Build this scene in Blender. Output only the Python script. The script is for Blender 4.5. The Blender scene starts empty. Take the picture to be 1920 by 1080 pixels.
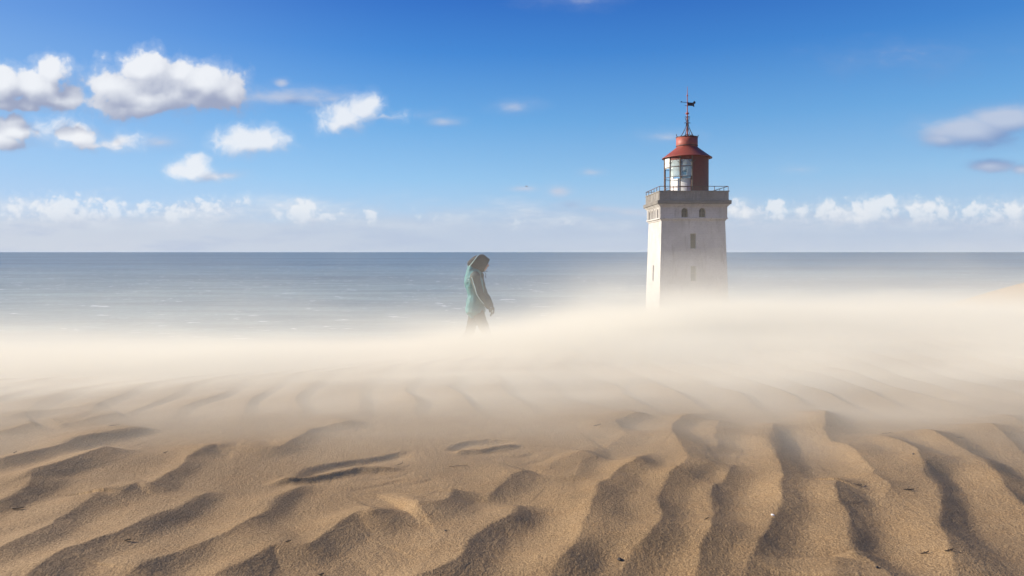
import bpy, bmesh, math, random
import numpy as np
from mathutils import Vector, Matrix

R = math.radians
sc = bpy.context.scene
col = sc.collection

# ------------------------------------------------------------------ camera
# Everything is measured from the photographer's eye, which is the origin.
cam_d = bpy.data.cameras.new("camera")
cam = bpy.data.objects.new("camera", cam_d)
col.objects.link(cam)
cam.location = (0, 0, 0)
cam.rotation_euler = (R(90), 0, 0)
cam_d.sensor_width = 36
cam_d.lens = 24
cam_d.shift_y = -68 / 1920
cam_d.clip_start = 0.05
cam_d.clip_end = 200000
sc.camera = cam

# ------------------------------------------------------------------ light, exposure
SUN_EL, SUN_AZ = 23.0, -78.0       # azimuth measured from +Y towards +X
sun_d = bpy.data.lights.new("sun", 'SUN')
sun_d.energy = 4.9
sun_d.angle = R(0.5)
sun_d.color = (1.0, 0.91, 0.79)
sun = bpy.data.objects.new("sun", sun_d)
col.objects.link(sun)
sdir = Vector((math.sin(R(SUN_AZ)) * math.cos(R(SUN_EL)), math.cos(R(SUN_AZ)) * math.cos(R(SUN_EL)), math.sin(R(SUN_EL))))
sun.rotation_euler = sdir.to_track_quat('Z', 'Y').to_euler()
sun.location = sdir * 50
sc.view_settings.view_transform = 'Standard'
sc.view_settings.look = 'None'
sc.view_settings.gamma = 1
sc.view_settings.exposure = 0.9
sc.view_settings.use_curve_mapping = False
EXPO = 2 ** sc.view_settings.exposure
sc.cycles.max_bounces = 8
sc.cycles.volume_bounces = 2
sc.cycles.adaptive_threshold = 0.02
sc.cycles.diffuse_bounces = 3
sc.cycles.use_denoising = True

def lin(r, g, b):
    f = lambda v: v / 12.92 if v <= .04045 else ((v + .055) / 1.055) ** 2.4
    return tuple(f(c / 255) for c in (r, g, b))

# ------------------------------------------------------------------ node helpers
class NB:
    def __init__(self, tree):
        self.t = tree; self.n = tree.nodes; self.l = tree.links
    def new(self, kind, **kw):
        n = self.n.new(kind)
        for k, v in kw.items(): setattr(n, k, v)
        return n
    def put(self, sock, v):
        if v is None: return
        if isinstance(v, bpy.types.NodeSocket): self.l.new(v, sock)
        else: sock.default_value = v
    def m(self, op, a, b=None, c=None, clamp=False):
        n = self.new('ShaderNodeMath', operation=op); n.use_clamp = clamp
        self.put(n.inputs[0], a); self.put(n.inputs[1], b)
        if c is not None: self.put(n.inputs[2], c)
        return n.outputs[0]
    def v(self, op, a, b=None, c=None):
        n = self.new('ShaderNodeVectorMath', operation=op)
        self.put(n.inputs[0], a); self.put(n.inputs[1], b)
        if c is not None: self.put(n.inputs[2], c)
        return n.outputs['Value' if op in ('LENGTH', 'DOT_PRODUCT', 'DISTANCE') else 'Vector']
    def noise(self, vec, scale=1., detail=2., rough=.5, dist=0., out='Fac', lac=2.):
        n = self.new('ShaderNodeTexNoise')
        self.put(n.inputs['Vector'], vec); n.inputs['Scale'].default_value = scale
        n.inputs['Detail'].default_value = detail; n.inputs['Roughness'].default_value = rough
        n.inputs['Lacunarity'].default_value = lac
        n.inputs['Distortion'].default_value = dist
        return n.outputs[out]
    def mapr(self, x, a, b, c=0., d=1., smooth=True):
        n = self.new('ShaderNodeMapRange')
        n.interpolation_type = 'SMOOTHSTEP' if smooth else 'LINEAR'; n.clamp = True
        self.put(n.inputs[0], x)
        for i, k in enumerate((a, b, c, d)): self.put(n.inputs[i + 1], k)
        return n.outputs[0]
    def mix(self, f, a, b, mode='MIX'):
        n = self.new('ShaderNodeMix', data_type='RGBA', blend_type=mode)
        self.put(n.inputs[0], f)
        for i, v in ((6, a), (7, b)):
            if isinstance(v, tuple) and len(v) == 3: v = (*v, 1)
            self.put(n.inputs[i], v)
        return n.outputs[2]
    def ramp(self, x, stops, interp='LINEAR'):
        n = self.new('ShaderNodeValToRGB'); r = n.color_ramp; r.interpolation = interp
        self.put(n.inputs[0], x)
        while len(r.elements) < len(stops): r.elements.new(0.5)
        for e, (p, c) in zip(r.elements, stops):
            e.position = p; e.color = (*c, 1)
        return n.outputs[0]
    def xyz(self, vec):
        n = self.new('ShaderNodeSeparateXYZ'); self.put(n.inputs[0], vec); return n.outputs
    def comb(self, x, y, z):
        n = self.new('ShaderNodeCombineXYZ')
        for i, k in enumerate((x, y, z)): self.put(n.inputs[i], k)
        return n.outputs[0]

def new_mat(name):
    m = bpy.data.materials.new(name); m.use_nodes = True
    m.node_tree.nodes.clear()
    nb = NB(m.node_tree)
    out = nb.new('ShaderNodeOutputMaterial')
    return m, nb, out

def principled(nb, out, base, rough=.6, metal=0., bump=None, bstr=.3, bdist=.02, spec=.5):
    p = nb.new('ShaderNodeBsdfPrincipled')
    if isinstance(base, tuple) and len(base) == 3: base = (*base, 1)
    nb.put(p.inputs['Base Color'], base); nb.put(p.inputs['Roughness'], rough)
    p.inputs['Metallic'].default_value = metal
    p.inputs['Specular IOR Level'].default_value = spec
    if bump is not None:
        b = nb.new('ShaderNodeBump'); b.inputs['Strength'].default_value = bstr
        b.inputs['Distance'].default_value = bdist
        nb.put(b.inputs['Height'], bump); nb.l.new(b.outputs[0], p.inputs['Normal'])
    nb.l.new(p.outputs[0], out.inputs['Surface'])
    return p

# ------------------------------------------------------------------ sky
SKY_STR = 0.12
world = bpy.data.worlds.new("World"); sc.world = world; world.use_nodes = True
world.cycles.sampling_method = 'MANUAL'; world.cycles.sample_map_resolution = 256
world.node_tree.nodes.clear()
W = NB(world.node_tree)
wout = W.new('ShaderNodeOutputWorld')
sky = W.new('ShaderNodeTexSky', sky_type='NISHITA')
sky.sun_disc = False; sky.sun_elevation = R(SUN_EL); sky.sun_rotation = R(SUN_AZ)
sky.air_density = 1.0; sky.dust_density = 0.3; sky.ozone_density = 3.0; sky.altitude = 70
tc = W.new('ShaderNodeTexCoord')
dx, dy, dz = W.xyz(tc.outputs['Generated'])
den = W.m('MAXIMUM', W.m('ABSOLUTE', dy), 0.12)
U = W.m('DIVIDE', dx, den); V = W.m('DIVIDE', dz, den)
K = 1 / (SKY_STR * EXPO)                                  # turns a seen brightness into sky radiance
sk = lambda r, g, b: tuple(c * K for c in lin(r, g, b))
# clear air: the physical sky, graded towards the deep polarised blue of the day
el = W.m('ARCSINE', dz)
grad = W.ramp(W.m('DIVIDE', el, R(60), clamp=True), [(0.0, lin(184, 203, 228)), (0.05, lin(168, 199, 232)), (0.10, lin(142, 191, 233)),
              (0.18, lin(102, 166, 224)), (0.27, lin(60, 132, 210)), (0.36, lin(30, 96, 190)), (1.0, lin(22, 70, 158))])
gradk = W.v('SCALE', grad); gradk.node.inputs['Scale'].default_value = K
side = W.mapr(dx, -0.75, 0.35, 1.10, 0.96)                     # the sunward half of the sky is paler
gk2 = W.v('SCALE', gradk); W.put(gk2.node.inputs['Scale'], side)
skyc = W.mix(0.93, sky.outputs[0], gk2)
left_glow = W.m('MULTIPLY', W.mapr(dx, -0.10, -0.75, 0., .34), W.mapr(el, 0.55, 0.10, 0., 1.))
skyc = W.mix(left_glow, skyc, sk(170, 188, 224))

def px(x, y): return ((x - 960) / 1280, (472 - y) / 1280)
CUM = [  # cumulus: centre and radii (in 1/1280 of the distance), weight
 (295,175,165,66,1.0),(268,128,66,42,1.0),(385,160,72,46,1.0),(205,160,62,36,1.0),(335,140,55,36,.9),(425,175,40,42,.85),(260,198,165,30,.75),
 (60,165,80,48,.95),(98,140,42,36,.95),(0,165,58,52,1.0),(112,190,80,30,.8),(30,205,110,18,.6),
 (28,255,48,32,.95),(18,272,50,22,.7),(146,256,44,26,.8),(170,270,84,20,.5),(216,264,30,18,.5)]
WISP = [(650,212,52,30,.9),(684,198,36,28,.85),(630,228,40,20,.7),(466,265,72,28,1.),(484,256,40,22,.8),(440,270,50,18,.6),(356,324,46,20,.9),(370,310,30,24,1.),(400,330,40,10,.5),(150,250,30,20,.6),(235,262,40,16,.6),(720,218,40,10,.35),(110,240,50,20,.4)]
THIN = [ (545,184,110,20,.62),(620,186,50,16,.45),(962,200,44,15,.52),(830,229,36,11,.5),(528,156,14,9,.5),
 (1820,246,100,34,.95),(1885,226,80,30,.95),(1770,262,50,18,.7),(1855,311,48,13,.75),(1915,318,20,10,.6),(1248,258,44,11,.32),(1047,358,24,14,.62),
 (985,354,34,7,.5),(1090,2,70,14,.28),(1095,-4,50,10,.25),(760,216,60,10,.35),(1108,324,20,6,.3),(1500,318,30,7,.3),(1700,112,110,22,.22),
 (300,268,40,14,.35),(420,330,40,9,.45),(1075,385,40,12,.4),(1115,392,50,10,.45),(1180,398,40,10,.35)]
LOW = [ (90,378,130,20,.50),(300,388,170,16,.50),(420,376,60,14,.45),(560,402,160,12,.45),(1480,396,120,14,.5),(1600,400,140,18,.6),(1740,388,90,22,.7),(1840,386,110,18,.65),(1400,398,80,12,.5),
 (110,386,55,24,.9),(205,384,42,20,.8),(22,392,42,14,.8),(160,400,90,16,.7),(322,400,34,16,.85),(400,384,42,16,.7),(385,396,70,14,.5),
 (570,392,48,18,.9),(562,382,22,12,.9),(612,402,36,8,.7),(700,401,14,9,.8),(1455,382,28,14,.9),(1545,387,40,13,.8),(1505,392,40,9,.6),
 (1638,388,62,22,.95),(1655,376,32,14,.9),(1610,410,45,16,.7),(1745,402,90,20,.65),(1895,392,60,22,.75),(1840,410,60,14,.6),(1700,418,120,12,.5),(968,418,24,13,.5),(895,420,14,8,.35),(1060,420,60,10,.3),(1385,385,20,12,.6),(800,410,80,9,.3)]
P = W.comb(U, V, 0.)
def texture(G, P0, kind):
    if kind == 'cum':
        warp = G.noise(P0, 9, 3, .6, out='Color')
        Pw = G.v('ADD', P0, G.v('MULTIPLY', G.v('SUBTRACT', warp, (.5, .5, .5)), (.05, .035, 0)))
        vor = G.new('ShaderNodeTexVoronoi', feature='SMOOTH_F1'); vor.inputs['Scale'].default_value = 30
        vor.inputs['Detail'].default_value = 2.5; vor.inputs['Roughness'].default_value = .55; vor.inputs['Smoothness'].default_value = .35
        G.put(vor.inputs['Vector'], Pw)
        puff = G.m('SUBTRACT', .55, vor.outputs['Distance'])
        f1 = G.noise(P0, 22, 8, .58)
        hi = G.mapr(G.noise(P0, 70, 6, .6), .3, .7, -.5, .5, smooth=False)
        return Pw, G.m('ADD', G.m('ADD', G.m('MULTIPLY', G.m('SUBTRACT', f1, .5), 1.15), G.m('MULTIPLY', hi, .12)), G.m('MULTIPLY', puff, .50))
    if kind == 'wisp':
        warp = G.noise(P0, 18, 2, .6, out='Color')
        Pw = G.v('ADD', P0, G.v('MULTIPLY', G.v('SUBTRACT', warp, (.5, .5, .5)), (.05, .035, 0)))
        f = G.noise(Pw, 40, 7, .62)
        return Pw, G.m('MULTIPLY', G.m('SUBTRACT', f, .5), 2.6)
    if kind == 'thin':
        f = G.noise(G.v('MULTIPLY', P0, (.45, 1, 1)), 26, 6, .6)
        return P0, G.m('MULTIPLY', G.m('SUBTRACT', f, .5), 2.0)
    warp = G.noise(P0, 30, 3, .6, out='Color')
    Pw = G.v('ADD', P0, G.v('MULTIPLY', G.v('SUBTRACT', warp, (.5, .5, .5)), (.03, .018, 0)))
    vor = G.new('ShaderNodeTexVoronoi', feature='SMOOTH_F1'); vor.inputs['Scale'].default_value = 70
    vor.inputs['Detail'].default_value = 2.5; vor.inputs['Smoothness'].default_value = .35
    G.put(vor.inputs['Vector'], Pw)
    f = G.noise(P0, 60, 7, .6)
    return Pw, G.m('ADD', G.m('MULTIPLY', G.m('SUBTRACT', f, .5), 1.9), G.m('MULTIPLY', G.m('SUBTRACT', .5, vor.outputs['Distance']), .9))
def make_field(name, lst, kind, amp):
    grp = bpy.data.node_groups.new(name, 'ShaderNodeTree')
    grp.interface.new_socket("P", in_out='INPUT', socket_type='NodeSocketVector')
    grp.interface.new_socket("F", in_out='OUTPUT', socket_type='NodeSocketFloat')
    grp.interface.new_socket("S", in_out='OUTPUT', socket_type='NodeSocketFloat')
    G = NB(grp); gi = G.new('NodeGroupInput'); go = G.new('NodeGroupOutput')
    Pw, tx = texture(G, gi.outputs[0], kind)
    acc = None
    for (cx, cy, rx, ry, w) in lst:
        a, b = px(cx, cy); ix, iy = 1280 / (rx * 1.25), 1280 / (ry * 1.25)
        q = G.v('MULTIPLY_ADD', Pw, (ix, iy, 0), (-a * ix, -b * iy, 0))
        if kind == 'cum': q = G.v('MAXIMUM', q, G.v('MULTIPLY', q, (-1, -1.45, 0)))      # flatter bases
        if kind == 'low': q = G.v('MAXIMUM', G.v('MULTIPLY', q, (1, 1, 0)), G.v('MULTIPLY', q, (-1, -.38, 0)))   # bases sink into the haze
        f = G.m('MULTIPLY_ADD', G.v('LENGTH', q), -w, w)
        acc = f if acc is None else G.m('SMOOTH_MAX', acc, f, .18) if kind == 'cum' else G.m('MAXIMUM', acc, f)
    G.l.new(G.m('ADD', acc, G.m('MULTIPLY', tx, amp)), go.inputs[0])
    G.l.new(G.m('ADD', acc, G.m('MULTIPLY', tx, amp * .42)), go.inputs[1])
    return grp
def inst(grp, vec):
    g = W.new('ShaderNodeGroup'); g.node_tree = grp; W.put(g.inputs[0], vec); return g.outputs
P2 = W.v('ADD', P, (-.018, .030, 0))
# hazy pale bank of far cloud along the horizon
bn = W.noise(W.v('MULTIPLY', P, (1, 3.4, 1)), 7, 7, .6)
bank = W.mapr(W.m('ADD', V, W.m('MULTIPLY', W.m('SUBTRACT', bn, .5), -.09)), .088, .034)
bank = W.m('MULTIPLY', W.m('MULTIPLY', bank, W.mapr(V, -.004, .004)), .80)
bankc = W.mix(W.mapr(U, -.75, .3), sk(203, 210, 223), sk(178, 195, 220))
bankc = W.mix(W.m('MULTIPLY', W.mapr(bn, .42, .66), W.mapr(V, .02, .06)), bankc, sk(222, 227, 236))
bankc = W.mix(W.mapr(W.noise(W.v('MULTIPLY', P, (1, 5, 1)), 5, 5, .55), .50, .68, 0., .5), bankc, sk(172, 188, 216))
c0 = W.mix(bank, skyc, bankc)
KIND = {'cum': (.70, .02, .31, .95, sk(160, 168, 193), sk(243, 245, 249), (-.42, .70)),
        'wisp': (.42, .0, .62, .90, sk(182, 192, 214), sk(240, 243, 248), (-.5, .6)),
        'thin': (.50, .0, .62, .80, sk(120, 143, 190), sk(198, 205, 223), (-.4, .9)),
        'low': (.62, -.04, .46, .72, sk(184, 195, 217), sk(240, 243, 247), (-.4, .55))}
def background(name, sets):
    c = c0
    for kind, lst in sets:
        amp, e0, e1, op, lo, hi, k = KIND[kind]
        g = make_field(name + kind, lst, kind, amp)
        fa, fbb = inst(g, P), inst(g, P2)
        lit = W.mapr(W.m('SUBTRACT', fa[1], fbb[1]), k[0], k[1])
        a = W.m('MAXIMUM', W.mapr(fa[0], e0, e1, 0., op), W.mapr(fa[0], e0 - .20, e1 - .02, 0., op * .32))
        if kind == 'low': a = W.m('MULTIPLY', a, W.mapr(V, .022, .068))
        c = W.mix(a, c, W.mix(lit, lo, hi))
    b = W.new('ShaderNodeBackground'); b.inputs['Strength'].default_value = SKY_STR
    W.l.new(c, b.inputs['Color']); return b.outputs[0]
left = lambda l: [q for q in l if q[0] < 760]
right = lambda l: [q for q in l if q[0] >= 760]
yl = lambda l, y: [q for q in l if q[1] < y]
yh = lambda l, y: [q for q in l if q[1] >= y]
# each part of the sky is worked out only for rays that look into it
def mixsh(f, a, b):
    n = W.new('ShaderNodeMixShader'); W.put(n.inputs[0], f); W.l.new(a, n.inputs[1]); W.l.new(b, n.inputs[2]); return n.outputs[0]
gt = lambda a, b: W.m('GREATER_THAN', a, b)
LH = background("left_high_", [('thin', left(yl(THIN, 350))), ('wisp', WISP), ('cum', CUM)])
LL = background("left_low_", [('low', left(LOW))])
RH = background("right_high_", [('thin', right(yl(THIN, 335)))])
RL = background("right_low_", [('low', right(LOW)), ('thin', right(yh(THIN, 335)))])
plain = W.new('ShaderNodeBackground'); plain.inputs['Strength'].default_value = SKY_STR; W.l.new(c0, plain.inputs['Color'])
Ls = mixsh(gt(V, (472 - 352) / 1280), LL, LH)
Rs = mixsh(gt(V, (472 - 336) / 1280), RL, RH)
allc = mixsh(gt(U, (775 - 960) / 1280), Ls, Rs)
inside = W.m('MULTIPLY', W.m('MULTIPLY', gt(dy, .2), gt(V, 0.)), W.m('LESS_THAN', V, .5))
W.l.new(mixsh(inside, plain.outputs[0], allc), wout.inputs['Surface'])

# ------------------------------------------------------------------ object helpers
def link(name, me, mat=None, parent=None, smooth=False):
    o = bpy.data.objects.new(name, me); col.objects.link(o)
    if mat is not None: me.materials.append(mat)
    if parent is not None: o.parent = parent
    if smooth:
        for p in me.polygons: p.use_smooth = True
    return o
def empty(name, loc):
    o = bpy.data.objects.new(name, None); o.location = loc; col.objects.link(o); return o
def tag(o, label=None, cat=None, group=None, kind=None):
    if label: o['label'] = label
    if cat: o['category'] = cat
    if group: o['group'] = group
    if kind: o['kind'] = kind
    return o
def grid_mesh(name, X, Y, Z):
    n, m = X.shape
    me = bpy.data.meshes.new(name)
    co = np.stack([X, Y, Z], -1).reshape(-1, 3).astype(np.float32)
    i = np.arange(n * m).reshape(n, m)
    q = np.stack([i[:-1, :-1], i[:-1, 1:], i[1:, 1:], i[1:, :-1]], -1).reshape(-1, 4)
    me.vertices.add(len(co)); me.vertices.foreach_set('co', co.ravel())
    me.loops.add(q.size); me.loops.foreach_set('vertex_index', q.ravel().astype(np.int32))
    me.polygons.add(len(q))
    me.polygons.foreach_set('loop_start', np.arange(0, q.size, 4, dtype=np.int32))
    me.polygons.foreach_set('loop_total', np.full(len(q), 4, dtype=np.int32))
    me.update(calc_edges=True); me.validate()
    me.polygons.foreach_set('use_smooth', np.ones(len(q), dtype=bool))
    return me

# ------------------------------------------------------------------ terrain
rng = np.random.RandomState(7)
_lat = rng.rand(256, 256)
def vnoise(x, y):
    xi = np.floor(x).astype(int); yi = np.floor(y).astype(int)
    fx = x - xi; fy = y - yi
    fx = fx * fx * fx * (fx * (fx * 6 - 15) + 10); fy = fy * fy * fy * (fy * (fy * 6 - 15) + 10)
    a = _lat[xi % 256, yi % 256]; b = _lat[(xi + 1) % 256, yi % 256]
    c_ = _lat[xi % 256, (yi + 1) % 256]; d = _lat[(xi + 1) % 256, (yi + 1) % 256]
    return (a * (1 - fx) + b * fx) * (1 - fy) + (c_ * (1 - fx) + d * fx) * fy - .5
def fbm(x, y, o=4, g=.5):
    s = 0; a = 1.
    for k in range(o):
        s = s + a * vnoise(x * 2 ** k + 17.3 * k, y * 2 ** k + 5.1 * k); a *= g
    return s
def base_h(x, y):
    C = 7.4 + 2.5 * np.tanh((x - .9) / 2.2)
    d = y - C
    p = (d + np.sqrt(d * d + 3.0)) / 2
    h = -0.8 - 0.16 * p - 0.0015 * p * p
    return h
def sst(a, b, x):
    t = np.clip((x - a) / (b - a), 0, 1); return t * t * (3 - 2 * t)

CRESTS = [
  (0.50, [(-2.390,3.187), (-2.377,3.237), (-2.368,3.307), (-2.319,3.361)]),
  (0.40, [(-2.606,3.475), (-2.557,3.597), (-2.441,3.706), (-2.297,3.869)]),
  (0.45, [(-2.210,3.289), (-2.139,3.380), (-2.111,3.495), (-2.030,3.576)]),
  (1.00, [(-2.074,2.628), (-2.005,2.674), (-1.961,2.738), (-1.931,2.808), (-1.913,2.893), (-1.913,2.985), (-1.877,3.054), (-1.821,3.122), (-1.769,3.220), (-1.713,3.289)]),
  (1.00, [(-1.690,2.142), (-1.659,2.212), (-1.648,2.244), (-1.655,2.303), (-1.675,2.365), (-1.737,2.479), (-1.731,2.547), (-1.713,2.621), (-1.693,2.697), (-1.677,2.788), (-1.662,2.915)]),
  (0.25, [(-1.879,2.421), (-1.830,2.440), (-1.809,2.464), (-1.775,2.469), (-1.703,2.430)]),
  (0.90, [(-1.398,1.772), (-1.376,1.835), (-1.368,1.903), (-1.363,1.990), (-1.370,2.063), (-1.358,2.120), (-1.357,2.180), (-1.362,2.244), (-1.388,2.338)]),
  (0.90, [(-1.314,2.252), (-1.298,2.286), (-1.303,2.338), (-1.291,2.383), (-1.241,2.383), (-1.254,2.469), (-1.260,2.573), (-1.270,2.651), (-1.294,2.745), (-1.286,2.821), (-1.271,2.887), (-1.182,2.929)]),
  (0.70, [(-1.214,2.860), (-1.153,2.893), (-1.033,2.874), (-0.972,2.893), (-0.964,2.985), (-0.946,3.106), (-0.908,3.227), (-0.801,3.307), (-0.713,3.380)]),
  (1.00, [(-1.191,1.622), (-1.193,1.684), (-1.184,1.741), (-1.184,1.798), (-1.168,1.846), (-1.151,1.897), (-1.123,1.933), (-1.098,1.990), (-1.083,2.049), (-1.067,2.113), (-1.056,2.157), (-1.052,2.220), (-1.048,2.286), (-1.041,2.365)]),
  (1.05, [(-0.968,1.631), (-0.956,1.684), (-0.939,1.717), (-0.927,1.761), (-0.906,1.803), (-0.885,1.846), (-0.864,1.886), (-0.838,1.915), (-0.811,1.946), (-0.795,1.996), (-0.775,2.053), (-0.762,2.120), (-0.775,2.220), (-0.762,2.303), (-0.745,2.383), (-0.713,2.446)]),
  (0.95, [(-0.751,1.639), (-0.737,1.684), (-0.700,1.756), (-0.684,1.787), (-0.665,1.824), (-0.650,1.855), (-0.622,1.852), (-0.580,1.857), (-0.552,1.874), (-0.539,1.915), (-0.517,1.964), (-0.495,2.022), (-0.467,2.063), (-0.420,2.070), (-0.383,2.098), (-0.351,2.142)]),
  (0.75, [(-0.329,2.106), (-0.294,2.127), (-0.261,2.135), (-0.230,2.157), (-0.208,2.220), (-0.199,2.320)]),
  (1.10, [(-0.292,1.648), (-0.249,1.680), (-0.198,1.693), (-0.157,1.727), (-0.134,1.772), (-0.111,1.857), (-0.090,1.915), (-0.062,1.977), (-0.026,2.012), (0.005,2.049), (0.025,2.127), (0.048,2.188)]),
  (0.70, [(-0.081,2.220), (-0.060,2.286), (-0.037,2.374), (-0.013,2.440), (0.020,2.500), (0.073,2.551)]),
  (0.40, [(0.111,2.510), (0.164,2.617), (0.239,2.697), (0.336,2.808), (0.399,2.834)]),
  (0.45, [(0.228,2.430), (0.244,2.530), (0.273,2.617), (0.322,2.685), (0.370,2.733)]),
  (0.95, [(0.051,1.622), (0.098,1.703), (0.159,1.792), (0.185,1.869), (0.208,1.952), (0.239,2.043), (0.254,2.142), (0.272,2.220), (0.308,2.320), (0.346,2.374), (0.367,2.430), (0.402,2.489), (0.458,2.551), (0.502,2.639), (0.565,2.745)]),
  (0.90, [(0.194,1.622), (0.246,1.684), (0.278,1.722), (0.320,1.782), (0.361,1.846), (0.402,1.927), (0.433,2.016), (0.454,2.098), (0.482,2.204), (0.540,2.356), (0.587,2.450), (0.634,2.510), (0.669,2.595), (0.684,2.709), (0.686,2.834), (0.704,2.971), (0.728,3.091), (0.780,3.220), (0.871,3.380), (1.026,3.456)]),
  (0.50, [(0.380,2.808), (0.460,2.943), (0.507,3.045), (0.504,3.170), (0.511,3.272), (0.590,3.380), (0.717,3.444)]),
  (1.10, [(0.422,1.622), (0.454,1.684), (0.486,1.761), (0.514,1.835), (0.550,1.903), (0.588,2.016), (0.629,2.157), (0.662,2.269), (0.694,2.338), (0.727,2.365), (0.778,2.450), (0.827,2.551)]),
  (0.50, [(0.808,2.709), (0.881,2.943), (0.943,3.122), (1.022,3.325)]),
  (1.00, [(0.553,1.622), (0.579,1.684), (0.634,1.803), (0.690,1.892), (0.737,1.964), (0.798,2.070), (0.834,2.127), (0.876,2.220), (0.936,2.356), (0.970,2.450), (0.988,2.530), (1.012,2.639), (1.092,2.834), (1.171,3.060), (1.268,3.289)]),
  (1.20, [(0.885,1.751), (0.921,1.846), (0.984,1.990), (1.026,2.084), (1.038,2.142), (1.076,2.252), (1.118,2.347), (1.130,2.411)]),
  (0.80, [(0.904,1.622), (0.921,1.684), (0.925,1.741), (0.913,1.772), (0.907,1.813)]),
  (0.40, [(0.781,1.648), (0.814,1.712), (0.849,1.782)]),
  (0.85, [(1.153,2.180), (1.205,2.204), (1.249,2.252), (1.270,2.294), (1.272,2.338), (1.271,2.393), (1.307,2.510), (1.342,2.617), (1.370,2.733), (1.381,2.821), (1.361,2.887), (1.377,2.971), (1.435,3.122), (1.512,3.289), (1.648,3.556)]),
  (1.20, [(1.052,1.622), (1.090,1.684), (1.138,1.761), (1.200,1.869), (1.243,1.964), (1.305,2.070), (1.376,2.188), (1.429,2.286), (1.459,2.374), (1.483,2.450), (1.544,2.573), (1.587,2.674), (1.594,2.745), (1.594,2.821), (1.594,2.887), (1.609,2.985), (1.602,3.075)]),
  (0.90, [(1.516,1.927), (1.564,2.043), (1.618,2.157), (1.654,2.252), (1.699,2.356), (1.749,2.469), (1.789,2.573), (1.802,2.662), (1.809,2.745), (1.815,2.834), (1.823,2.929), (1.847,3.045), (1.863,3.138)]),
  (0.60, [(1.934,2.411), (1.997,2.573), (2.032,2.709), (2.089,2.834), (2.156,3.000), (2.201,3.154), (2.220,3.254)]),
  (0.40, [(2.360,2.943), (2.390,3.122), (2.450,3.325), (2.443,3.436)]),
]

def catmull(pts, n=6):
    P = np.array(pts); P = np.vstack([2 * P[0] - P[1], P, 2 * P[-1] - P[-2]]); out = []
    for i in range(1, len(P) - 2):
        for t in np.linspace(0, 1, n, endpoint=False):
            out.append(.5 * ((2 * P[i]) + (-P[i-1] + P[i+1]) * t + (2*P[i-1] - 5*P[i] + 4*P[i+1] - P[i+2]) * t*t + (-P[i-1] + 3*P[i] - 3*P[i+1] + P[i+2]) * t**3))
    out.append(P[-2]); return np.array(out)
def polydist(x, y, pts, reach):
    """signed distance (+ on the right of the run) and position 0..1 along, for points within reach"""
    m = (x > pts[:, 0].min() - reach) & (x < pts[:, 0].max() + reach) & (y > pts[:, 1].min() - reach) & (y < pts[:, 1].max() + reach)
    idx = np.nonzero(m)
    if len(idx[0]) == 0: return idx, None, None
    X = x[idx]; Y = y[idx]
    best = np.full(X.shape, 1e9); sg = np.zeros(X.shape); sp = np.zeros(X.shape)
    seg = np.linalg.norm(np.diff(pts, axis=0), axis=1); cum = np.concatenate([[0], np.cumsum(seg)]); tot = cum[-1]
    for i in range(len(pts) - 1):
        ax, ay = pts[i]; bx, by = pts[i + 1]; ux, uy = bx - ax, by - ay; L2 = ux * ux + uy * uy
        if L2 < 1e-10: continue
        t = np.clip(((X - ax) * ux + (Y - ay) * uy) / L2, 0, 1)
        ex = X - ax - t * ux; ey = Y - ay - t * uy; d2 = ex * ex + ey * ey
        cr = ex * uy - ey * ux
        k = d2 < best
        best = np.where(k, d2, best); sg = np.where(k, np.sign(cr), sg); sp = np.where(k, (cum[i] + t * seg[i]) / tot, sp)
    return idx, np.sqrt(best) * sg, sp
def ripples(x, y):
    """wind ripples: long stoss slope facing the wind and sun, short lee slope on the right"""
    h = np.zeros_like(x)
    wx = x + .020 * fbm(x * 5, y * 5, 2) + .005 * fbm(x * 22, y * 22, 2)
    wy = y + .020 * fbm(x * 5 + 40, y * 5, 2) + .005 * fbm(x * 22 + 9, y * 22, 2)
    lat = 1 + .7 * fbm(x * 3.1 + 70, y * 3.1, 2)
    for amp, pts in CRESTS:
        pts = catmull(pts, 5)
        idx, d, s = polydist(wx, wy, pts, .42)
        if d is None: continue
        wl = .095 * lat[idx]; ws = .135 * lat[idx]
        A = .342 * wl * min(amp, 1.0) * (sst(-.02, .14, s) * sst(1.02, .84, s)) ** .7
        up = np.exp(-(np.abs(d) / ws) ** 1.35)
        t = np.clip(d / wl, 0, 6)
        dn = (.5 * ((1 - t) + np.sqrt((1 - t) ** 2 + .10))) / 1.0245
        h[idx] += A * np.where(d > 0, dn, up)
    # ripples beyond the near ones: same wind, same wavelength
    traced = sst(1.35, 1.6, y) * sst(4.2, 3.3, y) * sst(.55, .15, np.abs(x) - .77 * y)
    ph = (x * 1.0 - .30 * np.sin(y * .9 + .4) + .32 * fbm(x * .9, y * .7, 3)) / .30
    f = ph - np.floor(ph)
    rp = np.where(f < .76, (f / .76) ** 1.4, 1 - ((f - .76) / .24)); rp = rp * (1 + .8 * fbm(x * 2.2, y * 1.3, 2)) 
    h += (.013 + .009 * sst(4.5, 3.2, y)) * rp * (1 - traced) * sst(40, 8, y)
    h += .010 * fbm(x * 2.4, y * 2.0, 2) + .0018 * fbm(x * 10 + 3, y * 7, 3) + .0008 * fbm(x * 55, y * 30, 2)
    return h
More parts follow.
